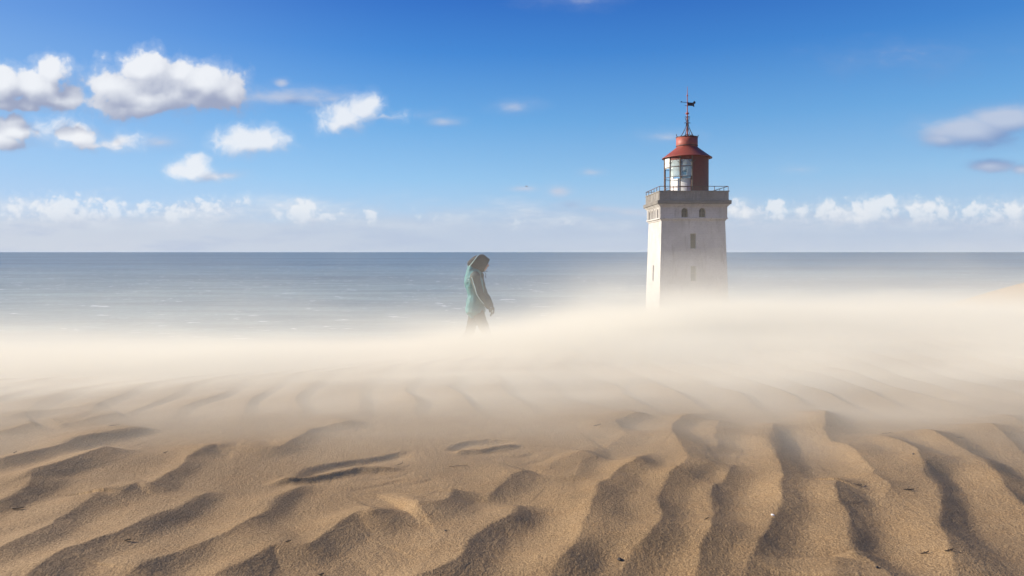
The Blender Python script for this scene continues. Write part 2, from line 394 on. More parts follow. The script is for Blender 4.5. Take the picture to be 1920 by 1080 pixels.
def prints(x, y):
    """two wind-worn footprints: a sunken far edge, a thin raised lip, a drop in front"""
    h = np.zeros_like(x)
    wx = x + .006 * fbm(x * 30, y * 30, 2); wy = y + .006 * fbm(x * 30 + 9, y * 30, 2)
    for kind, A, w, pts in PRINTS:
        pts = catmull(pts, 6)
        idx, d, s = polydist(wx, wy, pts, .3)
        if d is None: continue
        env = sst(0, .18, s) * sst(1, .75, s)
        if kind == 'pit':
            h[idx] -= .78 * A * env * np.where(d > 0, (1 - np.exp(-(d / .024) ** 1.5)) * np.exp(-(d / w) ** 1.6), 0)
        else:
            h[idx] += .80 * A * env * np.where(d > 0, np.exp(-(d / .022) ** 1.4) - .55 * (1 - np.exp(-(d / .02) ** 2)) * np.exp(-(d / w) ** 1.5), np.exp(-(np.abs(d) / .035) ** 1.1))
    return h
PRINTS = [
 ('pit', .034, .10, [(-.85,2.50),(-.806,2.545),(-.792,2.63),(-.74,2.69),(-.68,2.73),(-.604,2.765),(-.53,2.80),(-.467,2.845),(-.40,2.88)]),
 ('lip', .022, .09, [(-.90,2.44),(-.82,2.465),(-.748,2.485),(-.686,2.522),(-.620,2.560),(-.576,2.586),(-.50,2.588),(-.444,2.590),(-.38,2.61)]),
 ('pit', .012, .03, [(-.60,2.50),(-.549,2.51),(-.50,2.505),(-.44,2.52),(-.40,2.56),(-.385,2.59)]),
 ('pit', .012, .03, [(-.58,2.40),(-.53,2.40),(-.47,2.43),(-.42,2.47),(-.40,2.50)]),
 ('pit', .010, .03, [(-.42,2.42),(-.37,2.43),(-.33,2.45),(-.29,2.50)]),
 ('pit', .030, .08, [(-.30,2.86),(-.275,2.90),(-.235,2.975),(-.165,3.02),(-.08,3.03),(-.02,3.02),(.05,3.01)]),
 ('lip', .018, .07, [(-.25,2.80),(-.208,2.825),(-.15,2.832),(-.11,2.840),(-.067,2.862),(0,2.89),(.05,2.92)]),
 ('pit', .012, .03, [(-.12,2.76),(-.06,2.765),(0,2.76),(.05,2.78),(.09,2.83)]),
 ('pit', .009, .03, [(.02,2.66),(.08,2.68),(.13,2.72),(.18,2.80)]),
]
def far_hills(x, y):
    # the dune that rises at the right, beyond the blowing sand, and rolling dune country inland
    h = 2.3 * np.exp(-((x - 35) / 7.5) ** 2 - ((y - 40) / 9) ** 2)
    h = h + sst(3, 30, np.hypot(x, y)) * .5 * fbm(x * .05, y * .05, 3)
    return h
def ground_h(x, y):
    x = np.asarray(x, float); y = np.asarray(y, float)
    b = base_h(x, y)
    right = sst(12, 34, x) * sst(6, 26, y)
    b = b * (1 - right) + right * np.maximum(b, -.088 * y + .0)          # the dune stays high towards the right
    cliff = sst(60, 230, y)
    b = np.maximum(b * (1 - cliff) + cliff * -66, -66)
    b = b + far_hills(x, y) * sst(250, 150, y)
    return b + ripples(x, y) * sst(60, 20, y) + prints(x, y)
def gh(x, y): return float(ground_h(np.array([[x]]), np.array([[y]]))[0, 0])

ts_in = np.linspace(-1, 1, 821)
ts_out = 1 + (np.geomspace(.01, 60, 60) - .01)
ts = np.concatenate([-ts_out[::-1][:-1], ts_in, ts_out[1:]])
rows = np.concatenate([-np.geomspace(300, .8, 26), [-.3, .2, .55], np.geomspace(.8, 1.45, 40), np.geomspace(1.46, 6.5, 620), np.geomspace(6.6, 320, 190)])
Yg, Tg = np.meshgrid(rows, ts, indexing='ij')
Xg = Tg * (.45 + .84 * np.maximum(Yg, 0) * 1.0)
Xg = np.where(np.abs(Tg) > 1, np.sign(Tg) * (np.abs(Xg) + (np.abs(Tg) - 1) * 12), Xg)
Zg = ground_h(Xg, Yg)
# sand cannot stand steeper than it settles: ease lee slopes that came out too steep
ra, rb = 29, 29 + 40 + 620
Zn, Xn = Zg[ra:rb, 20:-20].copy(), Xg[ra:rb, 20:-20]
for _ in range(36):
    sl = -np.diff(Zn, axis=1) / np.diff(Xn, axis=1)
    mk = sst(.315, .375, sl); mk = np.pad(mk, ((0, 0), (0, 1)))
    mk = np.maximum(mk, np.maximum(np.roll(mk, 2, 1), np.roll(mk, -2, 1)))
    mk = (mk + np.roll(mk, 3, 1) + np.roll(mk, -3, 1)) / 3
    bl = (np.roll(Zn, 1, 1) + np.roll(Zn, -1, 1) + np.roll(Zn, 2, 1) + np.roll(Zn, -2, 1)) / 4
    mk[:, :6] = 0; mk[:, -6:] = 0
    Zn += mk * (bl - Zn) * .9
Zg[ra:rb, 20:-20] = Zn
sand_me = grid_mesh("sand", Xg, Yg, Zg)

m_sand, nb, out = new_mat("sand")
tcn = nb.new('ShaderNodeTexCoord').outputs['Object']
big = nb.noise(tcn, 1.1, 3, .5)
mid = nb.noise(nb.v('MULTIPLY', tcn, (1, 2.2, 1)), 9, 4, .6)
grain = nb.noise(tcn, 210, 3, .65)
grain2 = nb.noise(tcn, 620, 2, .6)
grit = nb.noise(tcn, 95, 2, .6)
c1 = nb.mix(nb.mapr(big, .3, .7), (.250, .168, .086), (.290, .199, .106))
c1 = nb.mix(nb.mapr(mid, .35, .75, 0., .45), c1, (.262, .164, .078))
c1 = nb.mix(nb.mapr(grain, .36, .64, 0., 1.), nb.mix(1., c1, (.74, .71, .68), 'MULTIPLY'), nb.mix(1., c1, (1.22, 1.22, 1.20), 'MULTIPLY'))
c1 = nb.mix(nb.mapr(grain2, .70, .80, 0., .55), c1, (.62, .50, .36))
c1 = nb.mix(nb.mapr(grain2, .30, .20, 0., .6), c1, (.06, .04, .025))
hgt = nb.m('ADD', nb.m('ADD', nb.m('MULTIPLY', grain, .9), nb.m('MULTIPLY', grit, 1.1)), nb.m('MULTIPLY', grain2, .35))
principled(nb, out, c1, .92, bump=hgt, bstr=.75, bdist=.0045, spec=.15)
sand = link("sand", sand_me, m_sand); tag(sand, "golden brown wind-rippled sand of the dune", None, None, "structure")

# ------------------------------------------------------------------ sea
m_sea, nb, out = new_mat("sea")
tcn = nb.new('ShaderNodeTexCoord').outputs['Object']
sw = nb.noise(nb.v('MULTIPLY', tcn, (.4, 1, 1)), .035, 6, .62)
sw2 = nb.noise(nb.v('MULTIPLY', tcn, (.5, 1, 1)), .22, 4, .6)
patch = nb.noise(nb.v('MULTIPLY', tcn, (.25, 1, 1)), .0011, 4, .55)
fy = nb.xyz(tcn)[1]
shal = nb.mapr(fy, 3500, 350)
colr = nb.mix(shal, (.150, .265, .330), (.300, .410, .380))
colr = nb.mix(nb.mapr(patch, .40, .62, 0., .6), colr, (.055, .085, .125))
sw3 = nb.noise(nb.v('MULTIPLY', tcn, (.22, 1, 1)), .018, 5, .68)
colr = nb.mix(nb.mapr(sw2, .30, .70, .5, 0.), colr, (.03, .055, .075))
colr = nb.mix(nb.mapr(sw3, .35, .65, .55, 0.), colr, (.04, .075, .10))
cap_v = nb.noise(nb.v('MULTIPLY', tcn, (.5, 1, 1)), .085, 3, .6, dist=.6)
cap_p = nb.noise(tcn, .012, 2, .5)
cap = nb.m('MULTIPLY', nb.mapr(cap_v, .635, .665), nb.mapr(cap_p, .43, .56))
colr = nb.mix(cap, colr, (.82, .84, .84))
p = principled(nb, out, colr, .38, bump=nb.m('ADD', nb.m('MULTIPLY', sw, 3.), sw2), bstr=.9, bdist=1.6, spec=.16)
sea_me = grid_mesh("sea", *[np.array(a, float) for a in ([[-90000, 90000]] * 2, [[-4000, -4000], [90000, 90000]], [[0, 0]] * 2)])
sea = link("sea", sea_me, m_sea); sea.location = (0, 0, -62); tag(sea, "grey blue sea with scattered whitecaps", None, None, "structure")

# ------------------------------------------------------------------ lighthouse
def box(bm, x0, x1, y0, y1, z0, z1):
    v = [bm.verts.new(p) for p in ((x0,y0,z0),(x1,y0,z0),(x1,y1,z0),(x0,y1,z0),(x0,y0,z1),(x1,y0,z1),(x1,y1,z1),(x0,y1,z1))]
    for f in ((0,3,2,1),(4,5,6,7),(0,1,5,4),(1,2,6,5),(2,3,7,6),(3,0,4,7)): bm.faces.new([v[i] for i in f])
def tube(bm, pts, r, n=6, caps=True):
    pts = [Vector(p) for p in pts]; rs = r if isinstance(r, (list, tuple)) else [r] * len(pts); rings = []
    for i, p in enumerate(pts):
        t = (pts[min(i+1, len(pts)-1)] - pts[max(i-1, 0)]).normalized()
        a = t.cross(Vector((0, 0, 1)) if abs(t.z) < .95 else Vector((0, 1, 0))).normalized(); b = t.cross(a)
        rings.append([bm.verts.new(p + (a * math.cos(2*math.pi*k/n) + b * math.sin(2*math.pi*k/n)) * rs[i]) for k in range(n)])
    for i in range(len(rings) - 1):
        for k in range(n): bm.faces.new((rings[i][k], rings[i][(k+1)%n], rings[i+1][(k+1)%n], rings[i+1][k]))
    if caps: bm.faces.new(rings[0][::-1]); bm.faces.new(rings[-1])
def lathe(bm, prof, n=48, a0=0., a1=360., cx=0., cy=0.):
    full = abs(a1 - a0) >= 359.9; m = n if full else n + 1; rings = []
    for r, z in prof:
        rings.append([bm.verts.new((cx + r * math.sin(R(a0 + (a1-a0)*k/n)), cy - r * math.cos(R(a0 + (a1-a0)*k/n)), z)) for k in range(m)])
    for i in range(len(rings) - 1):
        for k in range(m if full else m - 1):
            bm.faces.new((rings[i][k], rings[i][(k+1)%m], rings[i+1][(k+1)%m], rings[i+1][k]))
def done(name, bm, mat, parent=None, smooth=False, loc=None, bevel=0, auto=False):
    bmesh.ops.recalc_face_normals(bm, faces=bm.faces)
    me = bpy.data.meshes.new(name); bm.to_mesh(me); bm.free()
    o = link(name, me, mat, parent, smooth)
    if loc is not None: o.location = loc
    if bevel:
        b = o.modifiers.new("edge", 'BEVEL'); b.width = bevel; b.segments = 2; b.limit_method = 'ANGLE'
    return o

def plaster(name, ca, cb, cstain, amt, vert=True):
    m, nb, out = new_mat(name)
    t = nb.new('ShaderNodeTexCoord').outputs['Object']
    n1 = nb.noise(t, .9, 5, .6); n2 = nb.noise(nb.v('MULTIPLY', t, (2.2, 2.2, .35)), 1.4, 5, .65)
    n3 = nb.noise(t, 7, 5, .65); n4 = nb.noise(t, 30, 3, .6)
    c = nb.mix(nb.mapr(n1, .35, .65), ca, cb)
    c = nb.mix(nb.mapr(n3, .50, .72, 0., amt * .8), c, cstain)
    c = nb.mix(nb.mapr(n2, .52, .70, 0., amt), c, cstain)
    # courses of brick showing faintly through the lime wash
    br = nb.new('ShaderNodeTexBrick'); br.inputs['Scale'].default_value = 1; br.inputs['Mortar Size'].default_value = .014
    br.inputs['Brick Width'].default_value = .48; br.inputs['Row Height'].default_value = .15
    x, y, z = nb.xyz(t); nb.put(br.inputs['Vector'], nb.comb(nb.m('ADD', x, y), z, 0.))
    c = nb.mix(nb.m('MULTIPLY', br.outputs['Fac'], .22), c, cstain)
    principled(nb, out, c, .9, bump=nb.m('SUBTRACT', nb.m('ADD', nb.m('MULTIPLY', n3, .6), nb.m('MULTIPLY', n4, .3)), nb.m('MULTIPLY', br.outputs['Fac'], .25)), bstr=.6, bdist=.03, spec=.2)
    return m
M_wall = plaster("limewashed_wall", (.50, .48, .445), (.41, .39, .36), (.27, .24, .205), .6)
M_conc = plaster("weathered_concrete", (.245, .23, .205), (.19, .175, .155), (.32, .30, .27), .6)
M_slab = plaster("grey_slab", (.19, .175, .15), (.15, .14, .125), (.10, .09, .08), .6)
def paint(name, a, b, rough, sc_=3., metal=0.):
    m, nb, out = new_mat(name); t = nb.new('ShaderNodeTexCoord').outputs['Object']
    n = nb.noise(t, sc_, 6, .65); n2 = nb.noise(nb.v('MULTIPLY', t, (3, 3, .5)), sc_, 4, .6)
    principled(nb, out, nb.mix(nb.m('MULTIPLY', nb.mapr(n, .35, .7), .9), a, nb.mix(nb.mapr(n2, .4, .7), b, a)), rough, metal, bump=n, bstr=.15, bdist=.02, spec=.35)
    return m
M_red = paint("oxide_red_roof", (.235, .050, .030), (.175, .040, .026), .55)
M_redw = paint("oxide_red_wall", (.165, .040, .030), (.12, .034, .027), .7)
M_redt = paint("faded_red_vent", (.33, .085, .055), (.24, .06, .04), .55)
M_iron = paint("rusty_iron", (.10, .045, .032), (.05, .035, .032), .6, 8)
M_iron2 = paint("dark_iron", (.045, .035, .035), (.07, .04, .032), .6, 8)
M_cream = paint("white_panel", (.70, .72, .66), (.60, .60, .54), .6, 2)
M_dark = paint("dark_opening", (.035, .027, .02), (.025, .02, .015), .9, 4)
M_board = paint("weathered_boards", (.13, .105, .08), (.09, .07, .055), .85, 5)
m_gl, nb, out = new_mat("old_glass")
t = nb.new('ShaderNodeTexCoord').outputs['Object']; n = nb.noise(t, 1.5, 4, .6)
tr = nb.new('ShaderNodeBsdfTransparent'); tr.inputs[0].default_value = (.78, .86, .86, 1)
gp = nb.new('ShaderNodeBsdfPrincipled'); gp.inputs['Base Color'].default_value = (.50, .58, .56, 1); gp.inputs['Roughness'].default_value = .25
mx = nb.new('ShaderNodeMixShader'); nb.put(mx.inputs[0], nb.mapr(n, .3, .7, .38, .62)); nb.l.new(tr.outputs[0], mx.inputs[1]); nb.l.new(gp.outputs[0], mx.inputs[2])
nb.l.new(mx.outputs[0], out.inputs['Surface']); M_glass = m_gl

LX, LY = 15.20, 59.90                                # tower axis
LB = gh(LX, 56.5) - 1.2
lh = empty("lighthouse", (LX, LY, LB))
tag(lh, "square white lighthouse with red lantern roof standing in the blowing sand", "lighthouse")
def L(z): return z - LB                              # heights are given from the eye
hw_top, z_top = 2.67, 2.62
def hw(z): return hw_top + (z_top - z) * .031        # half width of the battered shaft
# walls with real openings; face k: 0 front (-y), 1 right (+x), 2 back, 3 left (-x)
def face_pt(k, u, z, half, depth=0.):
    h = half(z) - depth
    return {0: (u, -h, z), 1: (h, u, z), 2: (-u, h, z), 3: (-h, -u, z)}[k]
def wall(bm, k, z0, z1, half, holes, dep=.42):
    """one wall face, with an opening for each (u0, u1, z0, z1)"""
    us = sorted({-9., 9., *[h[0] for h in holes], *[h[1] for h in holes]}); zs = sorted({z0, z1, *[h[2] for h in holes], *[h[3] for h in holes]})
    P = lambda u, z, d=0.: bm.verts.new(face_pt(k, max(-half(z), min(half(z), u)), z, half, d))
    for i in range(len(us) - 1):
        for j in range(len(zs) - 1):
            um, zm = (us[i] + us[i+1]) / 2, (zs[j] + zs[j+1]) / 2
            if any(h[0] < um < h[1] and h[2] < zm < h[3] for h in holes): continue
            bm.faces.new((P(us[i], zs[j]), P(us[i+1], zs[j]), P(us[i+1], zs[j+1]), P(us[i], zs[j+1])))
    for (a, b, c_, d) in holes:
        for p, q in (((a, c_), (b, c_)), ((b, c_), (b, d)), ((b, d), (a, d)), ((a, d), (a, c_))):
            bm.faces.new((P(*p), P(*q), P(*q, dep), P(*p, dep)))
bm = bmesh.new(); zb = L(z_top) - 16.8
hs_ = lambda z: hw(z + LB)
wf = [(-.26, .22, L(.27), L(1.52)), (-.26, .22, L(-2.47), L(-1.20))]
wl_ = [(-.24, .24, L(-2.47), L(-1.20))]
wall(bm, 0, 0, L(z_top), hs_, wf); wall(bm, 1, 0, L(z_top), hs_, []); wall(bm, 2, 0, L(z_top), hs_, []); wall(bm, 3, 0, L(z_top), hs_, wl_)
bmesh.ops.remove_doubles(bm, verts=bm.verts, dist=.002)
done("tower_shaft", bm, M_wall, lh)
def small_window(k, a, b, z0, z1, boards):
    bm = bmesh.new(); d = .30
    def bx(u0, u1, y0, y1, d0, d1):
        h = hs_((y0 + y1) / 2)
        A_, B_ = face_pt(k, u0, y0, lambda z: h, d0), face_pt(k, u1, y1, lambda z: h, d1)
        box(bm, *sorted((A_[0], B_[0])), *sorted((A_[1], B_[1])), y0, y1)
    fr = .05
    bx(a, a + fr, z0, z1, .36, .26); bx(b - fr, b, z0, z1, .36, .26); bx(a + fr, b - fr, z1 - fr, z1, .36, .26); bx(a + fr, b - fr, z0, z0 + fr, .36, .26)
    bx(a + fr, b - fr, (z0 + z1) / 2 - .02, (z0 + z1) / 2 + .02, .35, .28)
    w = done("window", bm, M_board, lh)
    bm = bmesh.new(); bx(a + .005, b - .005, z0 + .005, z1 - .005, .43, .37); done("pane", bm, M_dark, w)
    bm = bmesh.new(); bx(a - .06, b + .06, z0 - .09, z0 - .003, .1, -.045); done("sill", bm, M_wall, w)
small_window(0, *wf[0], 0); small_window(0, *wf[1], 0); small_window(3, *wl_[0], 0)
# frieze: a band with arched openings between pilasters, standing a little proud of the shaft
FZ0, FZ1, FH = 2.86, 3.74, 2.78
def arch_hole(bm, k, a, b, c_, d, half, dep):
    """spandrels that turn the square head of an opening into a round one"""
    r = (b - a) / 2; um = (a + b) / 2; zc = d - r
    for s in (-1, 1):
        arc = [(um + s * r * math.cos(q), zc + r * math.sin(q)) for q in np.linspace(0, math.pi / 2, 7)]
        cor = (um + s * r, d)
        for (p, q) in zip(arc[:-1], arc[1:]):
            F = lambda w_, dd: bm.verts.new(face_pt(k, w_[0], w_[1], half, dd))
            bm.faces.new((F(p, 0), F(q, 0), F(cor, 0)))
            bm.faces.new((F(p, 0), F(q, 0), F(q, dep), F(p, dep)))
fh = lambda z: FH
bm = bmesh.new()
hf = [(-1.02, -.47, L(2.88), L(3.66)), (.45, 1.0, L(2.88), L(3.66))]
hl = [(-1.95, -1.45, L(2.88), L(3.66)), (-.85, -.35, L(2.88), L(3.66)), (.35, .85, L(2.88), L(3.66)), (1.45, 1.95, L(2.88), L(3.66))]
for k, hh in ((0, hf), (1, hf), (2, hf), (3, hl)):
    wall(bm, k, L(2.70), L(3.80), fh, hh, .38)
    for h in hh: arch_hole(bm, k, *h, fh, .38)
bmesh.ops.remove_doubles(bm, verts=bm.verts, dist=.002)
done("frieze", bm, M_wall, lh)
for k, hh in ((0, hf), (3, hl)):
    for (a, b, c_, d) in hh:
        bm = bmesh.new()
        A_, B_ = face_pt(k, a + .004, c_, fh, .37), face_pt(k, b - .004, d, fh, .32)
        box(bm, *sorted((A_[0], B_[0])), *sorted((A_[1], B_[1])), c_ + .01, d - .005)
        w = done("window", bm, M_dark, lh)
        bm = bmesh.new(); um = (a + b) / 2
        for (u0, u1, z0, z1) in ((um - .02, um + .02, c_ + .01, d - .01), (a + .005, um - .021, (c_ + d) / 2 - .02, (c_ + d) / 2 + .02), (um + .021, b - .005, (c_ + d) / 2 - .02, (c_ + d) / 2 + .02)):
            A_, B_ = face_pt(k, u0, z0, fh, .318), face_pt(k, u1, z1, fh, .285)
            box(bm, *sorted((A_[0], B_[0])), *sorted((A_[1], B_[1])), z0, z1)
        done("frame", bm, M_board, w)
# pilaster strips and rails of the frieze, both string courses
def strip(bm, k, u0, u1, z0, z1, d0, d1, half=FH):
    A_, B_ = face_pt(k, u0, z0, lambda z: half, -d0), face_pt(k, u1, z1, lambda z: half, -d1)
    box(bm, *sorted((A_[0], B_[0])), *sorted((A_[1], B_[1])), L(z0), L(z1))
for k in (0, 1, 2):
    for u in (-2.78, -1.52, 1.30, 2.62):
        bm = bmesh.new(); strip(bm, k, u, u + .16, 2.86, 3.74, .002, .035); done("pilaster", bm, M_wall, lh)
for u in (-2.62, -2.25, -1.25, -.15, .95, 2.15, 2.52): bm = bmesh.new(); strip(bm, 3, u, u + .20, 2.86, 3.74, .002, .055); done("pilaster", bm, M_wall, lh)
def ringbox(bm, h, z0, z1, inner=0):
    if not inner: box(bm, -h, h, -h, h, L(z0), L(z1)); return
    box(bm, -h, h, -h, -inner, L(z0), L(z1)); box(bm, -h, h, inner, h, L(z0), L(z1))
    box(bm, -h, -inner, -inner, inner, L(z0), L(z1)); box(bm, inner, h, -inner, inner, L(z0), L(z1))
bm = bmesh.new(); ringbox(bm, 2.86, 2.74, 2.858); ringbox(bm, 2.74, 2.60, 2.738)
done("string_course", bm, M_wall, lh, bevel=.02)
bm = bmesh.new(); ringbox(bm, 2.84, 3.742, 3.83); ringbox(bm, 2.92, 3.832, 3.91); ringbox(bm, 3.0, 3.912, 3.985)
done("cove_moulding", bm, M_wall, lh, bevel=.02)
bm = bmesh.new(); ringbox(bm, 3.09, 3.988, 4.30)
done("cornice", bm, M_slab, lh, bevel=.03)
bm = bmesh.new(); ringbox(bm, 2.90, 4.303, 5.02, 2.66); ringbox(bm, 2.96, 5.022, 5.10, 2.62)
for k in range(4):
    for i in range(9):
        u = -2.72 + i * .66; strip(bm, k, u, u + .16, 4.36, 5.0, .002, .035, 2.90)
    strip(bm, k, -2.93, 2.93, 4.305, 4.355, .002, .045, 2.90)
done("parapet", bm, M_conc, lh, bevel=.012)
# railing on the parapet
bm = bmesh.new(); h = 2.86; zt, zr = L(5.47), L(5.10)
n = 5
for k in range(4):
    a = Vector(face_pt(k, -h, 0, lambda z: h)); b = Vector(face_pt(k, h, 0, lambda z: h))
    tube(bm, [(a.x, a.y, zt), (b.x, b.y, zt)], .028)
    for i in range(n):
        if k in (0, 2) and i == 3: continue
        p = a.lerp(b, i / n); tube(bm, [(p.x, p.y, zr - .03), (p.x, p.y, zt)], .026)
done("railing", bm, M_iron, lh)
# lantern room
cx, cy = .12, -.10
def cyl(r, deg): return (cx + r * math.sin(R(deg)), cy - r * math.cos(R(deg)))
V0 = 14.4                                             # turn of the lantern so that its posts stand as they do
RL_ = 1.98
lant = empty("lantern_room", (0, 0, 0)); lant.parent = lh
z0, z1 = L(4.32), L(8.16)
bm = bmesh.new()
a0, a1 = V0 - 15.5 + 28.8 - 14.4 + .0, 0
A0 = -14.4 + 13.5                                     # right jamb of the glazing, seen from the dune
lathe(bm, [(RL_, z0), (RL_, z1)], 40, A0, A0 + 150); lathe(bm, [(RL_ - .05, z1), (RL_ - .05, z0)], 40, A0, A0 + 150)
for r_, s_ in ((A0, 1), (A0 + 150, 1)):
    p, q = cyl(RL_, r_), cyl(RL_ - .05, r_); bm.faces.new([bm.verts.new((*c_, z)) for c_, z in ((p, z0), (q, z0), (q, z1), (p, z1))])
done("red_wall", bm, M_redw, lant, smooth=True)
posts = [A0 - .3 - 29.8 * i for i in range(8)]
for d in posts[0:8]:
    x, y = cyl(RL_ - .04, d); bm = bmesh.new()
    tube(bm, [(x, y, z0), (x, y, z1)], .052 if d != posts[3] else .075, 6)
    for s in (-1, 1):                                  # little brackets under the roof
        x2, y2 = cyl(RL_ - .06, d + s * 9.5); tube(bm, [(x, y, z1 - .62), (x2, y2, z1 - .34)], .022, 5); tube(bm, [(x2, y2, z1 - .34), (x2, y2, z1 - .3)], .02, 5)
    done("post", bm, M_board if d in posts[:3] else M_iron, lant)
for zz in (L(7.30), L(6.42), L(5.52)):
    bm = bmesh.new()
    for i in range(len(posts) - 1):
        pts = [cyl(RL_ - .03, posts[i] + (posts[i+1] - posts[i]) * q / 4) for q in range(5)]
        tube(bm, [(x, y, zz) for x, y in pts], .027, 5)
    done("glazing_bar", bm, M_iron, lant)
def pane(i, za, zb_, mat, name, hole=False, r=RL_ - .055):
    """curved pane between posts i and i+1; the broken one keeps only the glass round the hole"""
    a, b = posts[i] - 1.2, posts[i+1] + 1.2
    bm = bmesh.new(); N = 14
    P = lambda s, t, rr=r: bm.verts.new((*cyl(rr, a + (b - a) * s), za + (zb_ - za) * t))
    poly = [(.93, .36), (.62, .60), (.34, .76), (.42, .45), (.47, .10), (.70, .12), (.80, .22)] if hole else None
    def insd(s, t):
        c_ = False; j = len(poly) - 1
        for q in range(len(poly)):
            (xa, ya), (xb, yb) = poly[q], poly[j]
            if (ya > t) != (yb > t) and s < (xb - xa) * (t - ya) / (yb - ya) + xa: c_ = not c_
            j = q
        return c_
    M = 40 if hole else 6; N = 40 if hole else 8
    for p in range(N):
        for q in range(M):
            if hole and insd((p + .5) / N, (q + .5) / M): continue
            bm.faces.new((P(p / N, q / M), P((p + 1) / N, q / M), P((p + 1) / N, (q + 1) / M), P(p / N, (q + 1) / M)))
    bmesh.ops.remove_doubles(bm, verts=bm.verts, dist=.001)
    o = done(name, bm, mat, lant, smooth=True)
    s = o.modifiers.new("thickness", 'SOLIDIFY'); s.thickness = .012; return o
zt3, zt2, zt1 = L(7.30), L(6.42), L(5.52)
pane(2, zt3 - .10, z1, M_cream, "white_pane")
pane(0, zt3, z1 - .30, M_glass, "glass_pane"); pane(1, zt3, z1 - .30, M_glass, "glass_pane")
pane(1, zt2, zt3, M_glass, "glass_pane")
o = pane(0, zt2, zt3, M_glass, "broken_pane", hole=True)
for i in (5, 6):
    pane(i, zt3, z1 - .3, M_glass, "glass_pane")
    if i != 5: pane(i, zt1 + .02, zt3 - .02, M_glass, "glass_pane")
    pane(i, z0, zt1 - .02, M_cream, "white_panel")
# white breast wall inside the glazing, with a faded pink scrawl
m_w, nb, out = new_mat("scrawled_white")
t = nb.new('ShaderNodeTexCoord').outputs['Object']; n = nb.noise(t, 3.2, 2, .5, dist=3.); n2 = nb.noise(t, 1.2, 1)
ln = nb.m('LESS_THAN', nb.m('ABSOLUTE', nb.m('SUBTRACT', n, .5)), .014)
z_ = nb.xyz(t)[2]
ln = nb.m('MULTIPLY', nb.m('MULTIPLY', ln, nb.mapr(n2, .42, .55)), nb.mapr(z_, L(5.9), L(5.7)))
principled(nb, out, nb.mix(ln, nb.mix(nb.mapr(nb.noise(t, 4, 4, .6), .4, .7), (.74, .74, .70), (.58, .58, .54)), (.55, .18, .20)), .7)
bm = bmesh.new()
lathe(bm, [(1.48, z0), (1.48, L(6.30)), (1.42, L(6.30)), (1.42, z0)], 24, -95, 10, cx, cy)
lathe(bm, [(1.48, L(6.30)), (1.48, L(7.0)), (1.42, L(7.0)), (1.42, L(6.30))], 5, -92, -66, cx, cy)
done("inner_wall", bm, m_w, lant, smooth=False)
# dark ring beam under the roof
bm = bmesh.new(); lathe(bm, [(RL_ - .06, z1 - .28), (RL_ - .06, z1 + .02), (RL_ - .12, z1 + .02), (RL_ - .12, z1 - .28), (RL_ - .06, z1 - .28)], 40, posts[-1], posts[0], cx, cy)
done("ring_beam", bm, M_redw, lant, smooth=False)
bm = bmesh.new(); lathe(bm, [(.01, z0), (RL_ - .06, z0), (RL_ - .06, z0 + .05), (.01, z0 + .05)], 32, 0, 360, cx, cy)
done("floor_plate", bm, M_conc, lant)
# conical roof and drum vent
def Lz(z): return L(z)
bm = bmesh.new()
lathe(bm, [(1.97, Lz(8.17)), (2.14, Lz(8.15)), (2.145, Lz(8.20)), (2.06, Lz(8.25)), (1.90, Lz(8.36)), (1.30, Lz(8.82)), (.90, Lz(9.14)), (.88, Lz(9.20))], 64, 0, 360, cx, cy)
lathe(bm, [(1.97, Lz(8.17)), (1.8, Lz(8.24)), (.86, Lz(9.06)), (.88, Lz(9.20))], 64, 0, 360, cx, cy)
roof = done("lantern_roof", bm, M_red, lh, smooth=True)
bm = bmesh.new()
lathe(bm, [(.93, Lz(9.215)), (.945, Lz(9.215)), (.945, Lz(9.27)), (.925, Lz(9.28))], 48, 0, 360, cx, cy)
lathe(bm, [(.925, Lz(9.98)), (.96, Lz(9.985)), (.96, Lz(10.03)), (.9, Lz(10.03)), (.9, Lz(9.985))], 48, 0, 360, cx, cy)
rim = done("vent_rim", bm, M_iron2, lh)
bm = bmesh.new(); lathe(bm, [(.86, Lz(9.1)), (.925, Lz(9.26)), (.925, Lz(10.0)), (.80, Lz(9.99)), (.02, Lz(10.02))], 48, 0, 360, cx, cy)
v = done("vent_drum", bm, M_redt, lh, smooth=False)
for p in v.data.polygons: p.use_smooth = abs(p.normal.z) < .5
rim.parent = v
# finial with scroll stays, and the weather vane
fx_, fy_ = cx + .04, cy
bm = bmesh.new()
tube(bm, [(fx_, fy_, Lz(10.0)), (fx_, fy_, Lz(11.0)), (fx_, fy_, Lz(12.1)), (fx_, fy_, Lz(13.6)), (fx_, fy_, Lz(14.5))], [.075, .065, .05, .035, .012], 8)
lathe(bm, [(.01, Lz(12.0)), (.10, Lz(12.03)), (.15, Lz(12.09)), (.155, Lz(12.13)), (.12, Lz(12.17)), (.07, Lz(12.2)), (.01, Lz(12.22))], 16, 0, 360, fx_, fy_)
lathe(bm, [(.01, Lz(13.66)), (.09, Lz(13.66)), (.09, Lz(13.70)), (.01, Lz(13.70))], 10, 0, 360, fx_, fy_)
lathe(bm, [(.01, Lz(10.0)), (.16, Lz(10.02)), (.12, Lz(10.14)), (.05, Lz(10.2))], 12, 0, 360, fx_, fy_)
fin = done("finial", bm, M_redt, lh)
